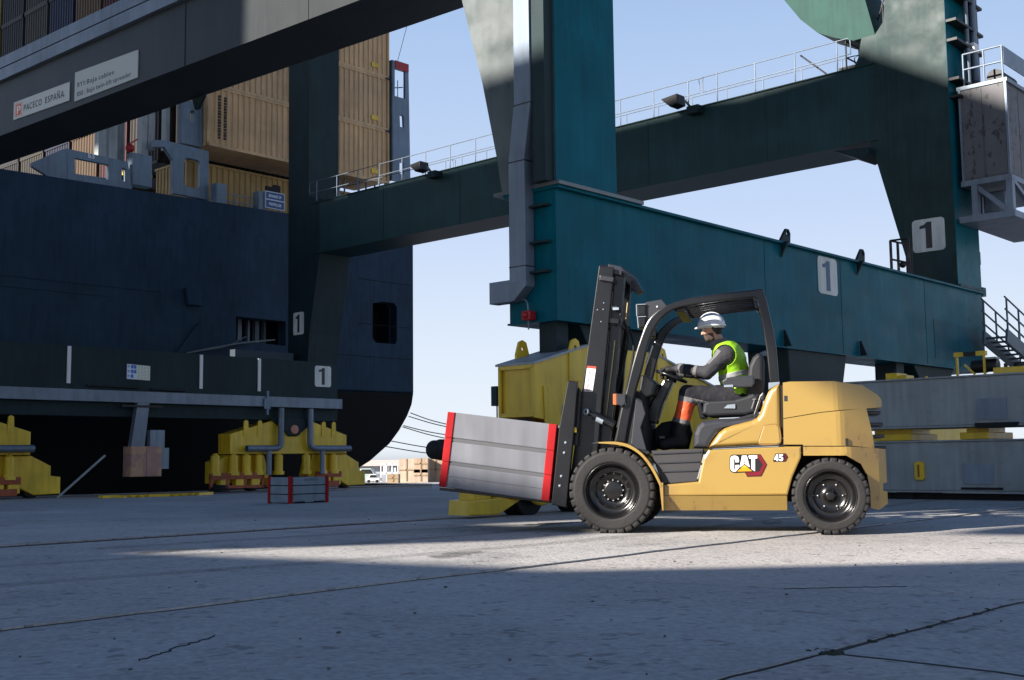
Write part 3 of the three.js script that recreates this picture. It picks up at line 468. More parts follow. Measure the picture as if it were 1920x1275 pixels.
    each('guard_frame', [bx(X(-3.3), X(-1.2), 0.18, 0.38, 32.9, 32.98), bx(X(-3.3), X(-1.2), -0.12, -0.02, 32.9, 32.98), ...[-3.3, -2.7, -2.0, -1.3].map(x => bx(X(x), X(x + 0.1), -0.12, 0.3, 32.9, 32.97)), bx(X(1.0), X(2.1), 0.18, 0.38, 32.9, 32.98), bx(X(1.5), X(2.0), -0.15, 0.05, 32.9, 32.98)], M.orange, q);
    each('drum_cover', [-2.9, -2.3, -1.7, -1.0, 1.3, 1.75].map(x => bx(X(x), X(x + 0.35), -0.1, 0.2, 32.92, 33.2, 0.05)), yellow, q);
    each('rail_wheel', [-2.6, -1.4, 1.5, 2.6].map(x => lathe([[0, 0.1], [0.25, 0.1], [0.27, 0.04], [0.27, -0.2], [0, -0.2]], X(x), 0.03, 33.35, 24)), M.black, q);
  }
  bogieFar(24.75); bogieFar(13.15);
  // galvanised tray, strips and boxes along the seaside sill beam
  part('cable_tray', bx(11.7, 26.72, 2.58, 2.92, 32.72, 32.99), M.galv, t);
  each('marker_strip', [16.62, 21.1, 23.35].map(x => bx(x - 0.055, x + 0.055, 3.1, 4.2, 32.96, 33.0)), M.white, t);
  each('conduit', [rod([17.2, 3.06, 32.95], [18.9, 3.04, 32.95], 0.03), rod([19.3, 3.02, 32.95], [20.5, 3.0, 32.95], 0.03), bx(18.2, 19.6, 2.44, 2.5, 32.7, 32.8)], M.black, t);
  part('cable_drop', [side([[18.75, 2.6], [19.15, 2.6], [19.0, 1.2], [18.55, 1.2]], 32.75, 32.95)], M.galv, t);
  part('ladder_bracket', [bx(23.45, 23.52, 2.3, 3.1, 32.65, 32.72), bx(23.35, 23.6, 2.5, 2.85, 32.66, 32.7)], M.shipGrey, t);
  const rust = new THREE.MeshStandardMaterial({ roughness: 0.7, map: dataTex(128, 128, (u, v) => { const a = fbm(u, v, 4, 5, 71), b = fbm(u, v, 3, 3, 72); return lin3(mix(0.3, 0.42, a) * (b > 0.62 ? 1.3 : 1), mix(0.16, 0.26, a) * (b > 0.62 ? 1.35 : 1), mix(0.13, 0.2, a)); }, true, 1.1) });
  const jb = part('junction_box', bx(18.41, 19.45, 0.33, 1.24, 32.5, 32.95), rust, t);
  each('door', [bx(18.44, 18.91, 0.36, 1.21, 32.485, 32.5), bx(18.94, 19.42, 0.36, 1.21, 32.485, 32.5)], rust, jb);
  each('terminal_box', [bx(19.25, 19.75, 0.95, 1.75, 32.85, 33.05), bx(19.5, 19.88, 0.55, 1.2, 32.8, 32.95)], M.greyLight, t);
  const gridTex = canvasTex(256, 176, (g, w, h) => { g.fillStyle = '#d6d9c4'; g.fillRect(0, 0, w, h); g.fillStyle = '#cfd6e2'; g.fillRect(0, 0, 104, h); g.fillStyle = '#3f6cb4'; for (const [x, y] of [[44, 6], [76, 6], [44, 62], [76, 62], [44, 118]]) g.fillRect(x, y, 28, 42); g.fillStyle = '#7d8fae'; for (let j = 0; j < 3; j++) g.fillRect(8, 16 + j * 56, 22, 22); g.fillStyle = '#8c907f'; for (let j = 0; j < 9; j++) for (let i = 0; i < 4; i++) g.fillRect(120 + i * 34, 12 + j * 18, 22 + (i * j) % 7, 4); });
  printed('notice_board', gridTex, [18.49, 3.31, 32.985], [19.28, 3.29, 32.985], [19.28, 3.74, 32.985], [18.49, 3.77, 32.985], t);
  part('gangway_plate', bx(22.6, 25.0, 4.24, 4.5, 33.3, 33.6), std(0.03, 0.045, 0.06, 0.8), t);
}

// ---------------------------------------------------------------- the container ship behind the crane (X along, D away)
{
  const t = thing('container_ship', 'dark blue container ship moored along the quay with its rounded stern at centre', 'ship', [20, 0, 40]);
  const port = [[31.757, 7.304], [32.372, 7.428], [33.028, 7.421], [33.209, 7.232], [33.207, 5.752], [33.086, 5.563], [31.962, 5.558], [31.73, 5.787]];
  const bay = [[25.068, 6.209], [27.454, 6.2], [27.465, 5.12], [25.083, 5.211]];
  const stern = [[34.12, 10.42], [34.12, 3.6]];
  // upper hull, lower hull, and the solid body behind the shell
  part('hull', [side([[3, 10.05], [16.2, 10.2], [27.5, 10.42], ...stern, [3, 3.35]], 37, 37.5, 0.06, [port, bay])], M.navy, t);
  part('hull_bottom', side([[3, 3.35], [34.12, 3.6], [34.02, 3.1], [33.76, 2.6], [33.3, 1.98], [32.75, 1.42], [31.7, 0.72], [30.6, 0.2], [29, -0.6], [27, -1.4], [3, -2.1]], 37.0, 58, 0.06), M.hullBlack, t);
  part('hull_body', [side([[3, 10.0], [34.1, 10.38], [34.1, 3.4], [3, 3.3]], 39.2, 58), bx(3, 34.1, 10.0, 10.2, 37.4, 39.3), bx(33.6, 34.1, 3.6, 10.2, 37.4, 39.4)], M.navy, t);
  each('plate_seam', [[31.0, 8.2], [31.0, 6.35], [29.9, 5.0]].map(([x, y]) => bx(x, 33.95, y, y + 0.025, 36.997, 37.02)), M.hullBlack, t);
  part('bay_wall', [bx(31.5, 33.4, 5.4, 7.6, 38.4, 38.5)], M.dark, t);
  part('bay_frame', [bx(32.6, 32.66, 5.4, 7.6, 38.2, 38.3)], M.navy, t);
  each('bollard_post', [25.3, 25.9, 26.35, 26.7, 27.1].map((x, i) => bx(x, x + 0.1 + (i % 2) * 0.08, 4.8, 6.2, 38.0, 38.2)), M.shipGrey, t);
  each('fairlead', [side([[22.847, 6.979], [23.44, 6.941], [23.517, 6.363], [22.967, 6.372]], 36.75, 36.98, 0.05), side([[23.528, 5.779], [23.108, 4.687], [22.57, 4.597], [23.247, 5.467]], 36.9, 36.99)], M.navy, t);
  each('draught_rail', [bx(3, 22, 6.75, 6.8, 36.97, 37.02), bx(3, 20, 6.4, 6.44, 36.97, 37.02)], M.navy, t);
  // structures along the deck edge
  const dk = (pts, d, th, holes, mat = M.shipGrey, name = 'bulwark') => part(name, side(pts, d, d + th, 0.015, holes), mat, t);
  dk([[17.654, 10.833], [18.723, 11.495], [18.913, 11.55], [18.951, 10.226], [18.759, 10.231], [17.658, 10.706]], 38, 0.15);
  const bul = dk([[18.836, 11.554], [21.163, 11.509], [21.349, 10.721], [21.354, 10.507], [18.872, 10.287]], 38.0, 0.2, [[[19.153, 11.294], [20.447, 11.282], [20.461, 10.707], [19.169, 10.713]], [[20.919, 11.27], [21.127, 11.249], [21.139, 10.745], [20.932, 10.748]]]);
  part('deck_rail', [rod([18.9, 10.75, 38.3], [21.2, 10.85, 38.3], 0.03), rod([18.9, 10.5, 38.3], [21.2, 10.55, 38.3], 0.03)], M.shipGrey, bul);
  const no63 = canvasTex(128, 64, (g, w, h) => { g.clearRect(0, 0, w, h); g.fillStyle = '#e8ecec'; g.font = 'bold 60px sans-serif'; g.fillText('63', 22, 54); });
  const nq = [[19.533, 11.323], [20.051, 11.322], [20.044, 11.589], [19.527, 11.568]];
  printed('bay_number', no63, [...nq[0], 37.98], [...nq[1], 37.98], [...nq[2], 37.98], [...nq[3], 37.98], bul, { transparent: true });
  dk([[21.301, 11.868], [22.089, 11.877], [22.114, 10.711], [21.329, 10.698]], 37.95, 0.4, null, M.shipGrey, 'vent_housing');
  dk([[22.205, 12.517], [22.64, 12.603], [24.529, 12.538], [24.562, 10.642], [23.034, 10.662], [23.009, 11.907], [22.646, 12.342], [22.21, 12.258]], 38.05, 0.2, [roundRect(...(() => { const q = [[23.476, 12.155], [24.185, 10.951]]; return [q[0][0], q[1][0], q[1][1] + 0.05, q[0][1] - 0.05]; })(), 0.18)], M.shipGrey, 'lashing_bridge');
  dk([[23.461, 14.305], [24.383, 14.552], [24.415, 12.719], [23.493, 12.706]], 38.3, 0.3, [roundRect(...(() => { const q = [[23.856, 14.06], [24.074, 13.566]]; return [q[0][0], q[1][0], q[1][1], q[0][1]]; })(), 0.1)], M.shipGrey, 'bridge_post');
  for (const q of [[[21.069, 13.641], [21.343, 11.909]], [[22.258, 14.206], [22.555, 12.703]], [[23.007, 14.476], [23.177, 12.826]], [[22.031, 14.39], [22.299, 12.302]], [[20.743, 13.184], [21.303, 11.888]], [[20.336, 12.9], [20.609, 11.959]]]) part('bridge_post', bx(q[0][0], q[1][0], q[1][1] - 0.4, q[0][1] + 3, 38.6, 38.9), M.greyPaint, t);
  for (const q of [[[24.668, 11.278], [25.107, 10.478]], [[26.583, 11.279], [26.894, 10.559]]]) part('deck_locker', [bx(q[0][0], q[1][0], q[1][1] - 0.1, q[0][1], 37.7, 38.1), bx(q[0][0] + 0.02, q[1][0] - 0.02, (q[0][1] + q[1][1]) / 2, (q[0][1] + q[1][1]) / 2 + 0.03, 37.69, 37.7)], M.shipGrey, t);
  part('winch', [bx(21.4, 21.9, 11.2, 11.45, 38.4, 38.9), rod([22.2, 11.3, 38.6], [22.2, 11.3, 39.2], 0.3)], M.yellow, t);
  part('hose_reel', [sph(21.4, 12.1, 38.3, 0.16), bar([21.3, 12.2, 38.3], [21.7, 12.5, 38.3], 0.05, 0.05)], M.red, t);
  part('deck_rail', [...[24.9, 25.6, 26.3, 27.0, 27.7].map(x => rod([x, 10.4, 37.9], [x, 11.0, 37.9], 0.02)), rod([24.9, 10.98, 37.9], [28, 11.0, 37.9], 0.02), rod([24.9, 10.7, 37.9], [28, 10.72, 37.9], 0.02)], M.shipGrey, t);
  part('tie_rod', [...[31.3, 31.6, 32.4, 32.8, 33.3].map(x => rod([x, 10.4, 38.6], [x, 12.8, 38.6], 0.04, 0.04, 6)), rod([31, 11.6, 38.6], [33.6, 11.6, 38.6], 0.03)], M.galv, t);
  part('deck_house', bx(24.6, 34.0, 10.2, 12.5, 40.6, 41), M.hullBlack, t);
  // warning board
  const warnTex = canvasTex(256, 192, (g, w, h) => { g.fillStyle = '#b7c6cf'; g.fillRect(0, 0, w, h); g.fillStyle = '#1c3f74'; g.fillRect(8, 10, w - 16, h - 20); g.fillStyle = '#b7c6cf'; g.fillRect(8, 86, w - 16, 14); g.fillStyle = '#dfe8ea'; g.textAlign = 'center'; g.textBaseline = 'middle'; g.font = 'bold 42px sans-serif'; g.save(); g.translate(w / 2, 50); g.scale(0.74, 1); g.fillText('BEWARE OF', 0, 0); g.restore(); g.save(); g.translate(w / 2, 142); g.scale(0.74, 1); g.fillText('PROPELLER', 0, 0); g.restore(); });
  const wq = [[26.834, 10.638], [27.752, 10.627], [27.745, 11.315], [26.825, 11.316]];
  const wb = part('warning_board', side(wq, 37.61, 37.66), M.white, t);
  printed('lettering', warnTex, [...wq[0], 37.605], [...wq[1], 37.605], [...wq[2], 37.605], [...wq[3], 37.605], wb);
  const hq = [[27.087, 11.318], [27.754, 11.317], [27.75, 11.686], [27.466, 11.704], [27.416, 11.587], [27.083, 11.597]]; part('hatch_opening', side(hq, 37.9, 38), M.dark, t);
  // stern light post
  const sp = [[33.69, 18.376], [34.677, 18.376], [34.788, 12.958], [33.684, 12.939]];
  const slots = [[[33.847, 18.026], [34.483, 18.034], [34.479, 16.76], [33.845, 16.763]], [[34.127, 15.978], [34.381, 15.983], [34.412, 15.431], [34.158, 15.427]], [[34.123, 13.853], [34.376, 13.851], [34.375, 13.297], [34.122, 13.301]]].map(q => q);
  const mast = part('stern_post', [side([sp[0], sp[1], sp[2], sp[3]], 37.9, 38.02, 0.01, slots), side([[sp[0][0], sp[0][1]], [sp[0][0] + 0.06, sp[0][1]], [sp[3][0] + 0.06, sp[3][1]], [sp[3][0], sp[3][1]]], 37.9, 38.9)], M.shipGrey, t);
  part('red_top', side([[33.861, 18.39], [34.659, 18.391], [34.657, 18.022], [33.86, 18.024]], 37.86, 37.9, 0.005), M.red, mast);
  part('ladder', [rod([33.95, 16.8, 38.1], [33.95, 18.4, 38.1], 0.025), rod([34.2, 16.8, 38.1], [34.2, 17.6, 38.1], 0.02), rod([33.95, 17.2, 38.1], [34.5, 17.35, 38.1], 0.025), rod([34.0, 13.2, 38.2], [34.0, 16.6, 38.2], 0.03)], M.shipGrey, mast);
  part('stay_wire', rod([34.1, 18.4, 38], [35.4, 22.5, 38], 0.012, 0.012, 5), M.black, mast);

  // -------------------------------------------------- containers on deck
  const CL = 9.2, CW = 2.35, CH = 2.36;
  function corrugated(L, w) {                                               // plan outline of a corrugated box, [X, D]
    const pts = [], dep = 0.045;
    const wave = (n, f) => { for (let i = 0; i < n; i++) { const p = i / n; for (const [o, k] of [[0, 0], [0.35, 0], [0.5, 1], [0.85, 1]]) pts.push(f(p + o / n, k * dep)); } };
    wave(34, (p, o) => [0.1 + p * (L - 0.2), 0.02 + o]); pts.push([L - 0.02, 0.1]); pts.push([L - 0.02, w - 0.1]); pts.push([L - 0.1, w - 0.02]); pts.push([0.1, w - 0.02]);
    wave(9, (p, o) => [0.02 + o, w - 0.1 - p * (w - 0.2)]); return pts;
  }
  const body = plan(corrugated(CL, CW), 0.1, CH - 0.06);
  function contMat(r, g, b) { return std(r, g, b, 0.62, 0, { map: grime }); }
  function makeContainer(label, mat, x, y, d) {
    const c = thing('shipping_container', label, 'container', [x, y, d], FR.quay, 'containers stacked on the ship');
    part('body', body.clone().translate(x, y, -d), mat, c);
    part('bottom_rail', [bx(x, x + CL, y, y + 0.12, d, d + 0.08), bx(x, x + 0.08, y, y + 0.12, d, d + CW)], mat, c);
    part('top_rail', [bx(x, x + CL, y + CH - 0.08, y + CH, d, d + 0.08), bx(x, x + 0.08, y + CH - 0.08, y + CH, d, d + CW)], mat, c);
    part('corner_post', bx(x, x + 0.1, y, y + CH, d, d + 0.1), mat, c); part('corner_post', bx(x + CL - 0.1, x + CL, y, y + CH, d, d + 0.1), mat, c);
    return c;
  }
  const tan = contMat(0.82, 0.53, 0.26), tan2 = contMat(0.78, 0.51, 0.26);
  const words = ['lowest', 'second', 'third', 'fourth', 'fifth'];
  let i = 0;
  for (const y of [12.76, 15.13, 17.5, 19.87]) {
    const c = makeContainer('tan corrugated container in the nearest stack on the ship, ' + words[i] + ' from the deck', i % 2 ? tan2 : tan, 24.42, y, 38); i++;
    if (y < 16) part('marking', [0, 1].flatMap(k => Array.from({ length: 15 }, (_, j) => bx(24.9 + k * 0.26, 25.0 + k * 0.26, y + 0.35 + j * 0.115, y + 0.41 + j * 0.115 + ((j * 7 + k) % 3) * 0.012, 37.995, 38.03))), M.black, c);
    part('placard', [bx(32.6, 33.0, y + 0.35, y + 0.55, 37.997, 38.03)], M.yellow, c);
    part('twist_lock', [bx(33.4, 33.6, y - 0.06, y + 0.03, 37.97, 38.1)], M.black, c);
  }
  makeContainer('ochre container at deck level, low behind the propeller warning board', contMat(0.5, 0.33, 0.12), 24.42, 10.1, 39.4);
  const cols = [['dark brown', 0.07, 0.05, 0.04], ['dark red', 0.16, 0.03, 0.035], ['tan brown', 0.26, 0.15, 0.07], ['navy blue', 0.03, 0.04, 0.1], ['olive brown', 0.1, 0.085, 0.055], ['black brown', 0.05, 0.042, 0.04], ['amber yellow', 0.3, 0.2, 0.04]];
  const rowWord = ['first', 'second', 'third', 'fourth', 'fifth', 'sixth', 'seventh'];
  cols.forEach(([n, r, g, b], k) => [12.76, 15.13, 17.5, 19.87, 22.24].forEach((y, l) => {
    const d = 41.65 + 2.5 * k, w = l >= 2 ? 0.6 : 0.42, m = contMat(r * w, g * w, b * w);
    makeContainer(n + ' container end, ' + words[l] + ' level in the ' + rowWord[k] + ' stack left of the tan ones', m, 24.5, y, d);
  }));
  // mooring lines from the stern
  const lines = [[[34.0, 2.75], [[35.228, 2.192]][0], 'uppermost'], [[33.9, 2.6], [[35.804, 2.016]][0], 'second highest'], [[33.6, 2.2], [[35.48, 1.739]][0], 'third highest'], [[33.55, 2.15], [[35.478, 1.557]][0], 'fourth highest'], [[32.9, 1.55], [[35.474, 1.125]][0], 'fifth highest'], [[32.6, 1.32], [[35.472, .898]][0], 'lowest']];
  for (const [p, q, w] of lines) solo('mooring_line', tube([[p[0], p[1], 37.1], [(p[0] + q[0]) / 2, (p[1] + q[1]) / 2 - 0.04, 36.5], [q[0] + 0.3, q[1] - 0.03, 35.9]], 0.02, 12, 6), std(0.06, 0.09, 0.08, 0.9), 'thin mooring rope from the ship stern towards the crate, ' + w + ' of six', 'rope', 'mooring ropes at the stern');
  const g = -0.25;
  solo('mooring_bollard', [vcyl(36.6, g - 0.1, g + 0.5, 35.9, 0.2, 0.16), sph(36.6, g + 0.5, 35.9, 0.28, 1, 0.5, 1)], M.hullBlack, 'black mooring bollard on the quay edge behind the crate', 'bollard');
  solo('mooring_rope', tube([[[23, 4.642]][0].concat(36.9), [[25.017, 5.099]][0].concat(36.8), [[27.037, 5.415]][0].concat(37.2)], 0.035, 16, 6), std(0.16, 0.17, 0.17, 0.9), 'pale rope slung across the dark hull recess above the sill beam', 'rope', 'ropes on the hull side');
  solo('mooring_rope', tube([[[23.109, 4.667]][0].concat(36.9), [[24.556, 4.97]][0].concat(36.8), [[25.719, 5.447]][0].concat(37.2)], 0.025, 16, 6), std(0.1, 0.12, 0.13, 0.9), 'thin grey rope beneath the pale one at the hull recess', 'rope', 'ropes on the hull side');
}

// ---------------------------------------------------------------- loose things on the quay
{
  const g = d => groundY(20, d);
  // grey steel crates like the one on the forks
  // grey steel box beams stacked on the right
  const X = 18.49;
  function boxBeam(label, y0, y1, x, ledge) {
    const t = thing('steel_box_beam', label, 'steel beam', [x, y0, 5.5], FR.quay);
    part('web', [bx(x, x + 1.3, y0, y1, 1.5, 10.6, 0.02)], M.greyPaint, t);
    part('flange', [bx(x - 0.03, x + 1.33, y1, y1 + 0.025, 1.5, 10.62), bx(x - 0.03, x + 1.33, y0 - 0.025, y0, 1.5, 10.62)], M.greyPaint, t);
    return t;
  }
  const b1 = boxBeam('lower grey steel box beam lying on the slabs right of the forklift', 0.14, 0.92, X);
  part('skid', [bx(X + 0.05, X + 1.2, 0, 0.11, 8.2, 8.5), bx(X + 0.05, X + 1.2, 0, 0.11, 4, 4.3), bx(X + 0.1, X + 0.2, 0.005, 0.1, 1.5, 10.4)], M.dark, b1);
  part('cover_plate', bx(X - 0.015, X, 0.25, 0.57, 6.88, 7.36), M.greyLight, b1); part('recess', bx(X - 0.012, X + 0.01, 0.165, 0.2, 6.75, 7.4), M.dark, b1);
  const yl = part('yellow_lug', [cross(roundRect(7.97, 8.13, 0.31, 0.61, 0.05), X - 0.06, X, 0.01)], M.yellow, b1); part('slot', cross(roundRect(8.04, 8.07, 0.36, 0.56, 0.01), X - 0.066, X - 0.05), M.orange, yl);
  const b2 = boxBeam('upper grey steel box beam resting on yellow blocks right of the forklift', 1.17, 1.93, X - 0.03);
  part('cover_plate', bx(X - 0.05, X - 0.03, 1.25, 1.58, 6.62, 7.08), M.greyLight, b2); part('recess', bx(X - 0.1, X + 0.2, 1.12, 1.2, 6.45, 7.1), M.dark, b2);
  // yellow fittings between and on top
  const spacer = (d0, d1, label) => solo('spacer_block', [bx(X + 0.05, X + 1.1, 0.95, 1.06, d0, d1, 0.01), bx(X + 0.2, X + 0.9, 1.06, 1.14, d0 + 0.05, d1 - 0.05)], M.yellow, label, 'spacer', 'yellow blocks between the beams');
  spacer(8.2, 8.95, 'yellow block between the two grey beams, just right of the counterweight'); spacer(6.95, 7.4, 'yellow block between the two grey beams, right one above the lower cover plate'); spacer(3.5, 4, 'yellow block between the two grey beams outside the right edge');
  const tw = thing('twistlock_base', 'yellow twistlock fitting with dark dome on top of the upper grey beam', 'fitting', [X + 0.3, 1.955, 8.6], FR.quay);
  part('foot', [bx(X + 0.1, X + 0.5, 1.956, 2.07, 8.42, 8.62, 0.01), bx(X + 0.15, X + 0.45, 1.956, 2.03, 8.28, 8.42, 0.01)], M.yellow, tw); part('dome', [vcyl(X + 0.3, 2.07, 2.1, 8.54, 0.05), sph(X + 0.3, 2.1, 8.54, 0.05)], M.black, tw);
  const tl = thing('lifting_fitting', 'yellow stepped lifting fitting on the upper beam at the right edge', 'fitting', [X + 0.3, 1.955, 6.55], FR.quay);
  part('foot', [bx(X + 0.1, X + 0.6, 1.956, 2.06, 6.38, 6.85, 0.01), bx(X + 0.15, X + 0.5, 1.956, 2.02, 6.26, 6.38, 0.01)], M.yellow, tl); part('dome', [vcyl(X + 0.3, 2.06, 2.13, 6.72, 0.03), vcyl(X + 0.3, 2.06, 2.11, 6.5, 0.1)], M.black, tl);
  const gf = thing('lifting_gantry', 'yellow and black framed lifting fitting with drum on the upper beam', 'fitting', [X + 0.3, 1.955, 7.2], FR.quay);
  part('post', bx(X + 0.05, X + 0.09, 1.956, 2.26, 7.38, 7.41), M.yellow, gf); part('post', bx(X + 0.05, X + 0.09, 1.956, 2.26, 6.95, 6.98), M.yellow, gf);
  part('crossbar', [bx(X + 0.03, X + 0.12, 2.26, 2.33, 7.28, 7.43), bx(X + 0.03, X + 0.12, 2.26, 2.33, 6.93, 7.08)], M.yellow, gf); part('crossbar', bx(X + 0.035, X + 0.115, 2.262, 2.328, 7.08, 7.28), M.black, gf);
  part('brace', bar([X + 0.07, 2.13, 7.28], [X + 0.07, 1.97, 7.12], 0.03, 0.03), M.yellow, gf); part('drum', rod([X + 0.2, 2.1, 7.2], [X + 0.2, 2.1, 6.8], 0.1, 0.1, 16), M.black, gf); part('shelf', bx(X + 0.1, X + 0.3, 2.2, 2.23, 6.8, 7.0), M.greyPaint, gf);
  // grey crate standing by the far bogie
  {
    const x0 = 13.76, x1 = 14.68, d0 = 18.4, d1 = 19.1, h = 0.52, y = groundY(14, 18.7);
    M.crateGrey = std(0.3, 0.38, 0.44, 0.5, 0, { map: grime }); M.crateRed = phys(0.5, 0.014, 0.018, 0.6, { specularIntensity: 0.3, map: grime });
    const c = thing('steel_crate', 'small grey crate with red posts standing on the ground before the far yellow bogie', 'crate', [x0, y, d0], FR.quay);
    for (let i = 0; i < 3; i++) { const a = y + 0.02 + i * 0.166, b = a + 0.15; part('side_board', bx(x0 + 0.07, x1 - 0.07, a, b, d0, d0 + 0.03, 0.008), M.crateGrey, c); part('side_board', bx(x0, x0 + 0.03, a, b, d0 + 0.07, d1 - 0.07, 0.008), M.crateGrey, c); }
    part('core', bx(x0 + 0.025, x1 - 0.025, y + 0.015, y + h - 0.02, d0 + 0.025, d1 - 0.025), M.dark, c);
    for (const [x, d] of [[x0, d0], [x1, d0], [x0, d1], [x1, d1]]) part('corner_post', bx(x - 0.015, x + 0.055, y, y + h, d - 0.015, d + 0.055, 0.01).translate(x === x1 ? -0.05 : 0, 0, d === d1 ? 0.05 : 0), M.crateRed, c);
    const tt = canvasTex(256, 40, (g, w, hh) => { g.clearRect(0, 0, w, hh); g.fillStyle = '#20242a'; [14, 38, 66, 104, 124, 150, 178, 204].forEach((x, i) => { g.fillRect(x, 8, 16, 5); g.fillRect(x + (i % 3) * 5, 8, 5, 24); g.fillRect(x, 26 - (i % 2) * 8, 16, 5); }); });
    printed('marking', tt, [x0 + 0.3, y + 0.42, d0 - 0.003], [x1 - 0.2, y + 0.42, d0 - 0.003], [x1 - 0.2, y + 0.48, d0 - 0.003], [x0 + 0.3, y + 0.48, d0 - 0.003], c, { transparent: true });
    part('foot', bx(x0 + 0.1, x0 + 0.35, y + 0.002, y + 0.04, d0 - 0.01, d0 + 0.1), M.dark, c); part('foot', bx(x1 - 0.35, x1 - 0.1, y + 0.002, y + 0.04, d0 - 0.01, d0 + 0.1), M.dark, c);
  }
  // yellow edge blocks and small gear on the ground under the far sill beam
  let n = 0;
  for (const q of [[[16.385, 30.362], [16.854, 30.376]], [[16.641, 29.763], [16.696, 29.635]], [[17.034, 29.949], [17.082, 29.835]], [[17.137, 29.705], [17.192, 29.576]], [[17.534, 29.909], [18.099, 29.735]], [[18.167, 29.57], [18.201, 29.487]], [[18.559, 29.843], [18.607, 29.726]], [[18.975, 30.091], [19.023, 29.971]], [[19.078, 29.835], [19.927, 30.395]]]) {
    const [p, r] = q; n++;
    solo('wheel_stop', plan([[p[0], p[1]], [r[0], r[1]], [r[0], r[1] + 0.25], [p[0], p[1] + 0.25]], groundY(...p) - 0.02, groundY(...p) + 0.075, 0.01), M.yellow, 'low yellow kerb block under the far sill beam, ' + ['first', 'second', 'third', 'fourth', 'fifth', 'sixth', 'seventh', 'eighth', 'last'][n - 1] + ' from the left', 'kerb block', 'yellow kerb blocks by the seaside rail');
  }
  const c0 = [[18.194, .048]][0];
  solo('cable_coil', [0.3, 0.24, 0.18].map((r, i) => new THREE.TorusGeometry(r, 0.04, 6, 20).rotateX(Math.PI / 2).translate(21.2, -0.15 + i * 0.07, -32)), M.rubber, 'coil of dark cable lying beside the yellow kerb blocks', 'cable coil');
  const pq = [[15.882, -.221], [17.304, .967]];
  solo('steel_pole', rod([pq[0][0], pq[0][1], 32], [pq[1][0], pq[1][1], 32], 0.035, 0.035, 8), M.greyPaint, 'thin grey pole leaning up from the ground between the far bogies', 'pole');
}

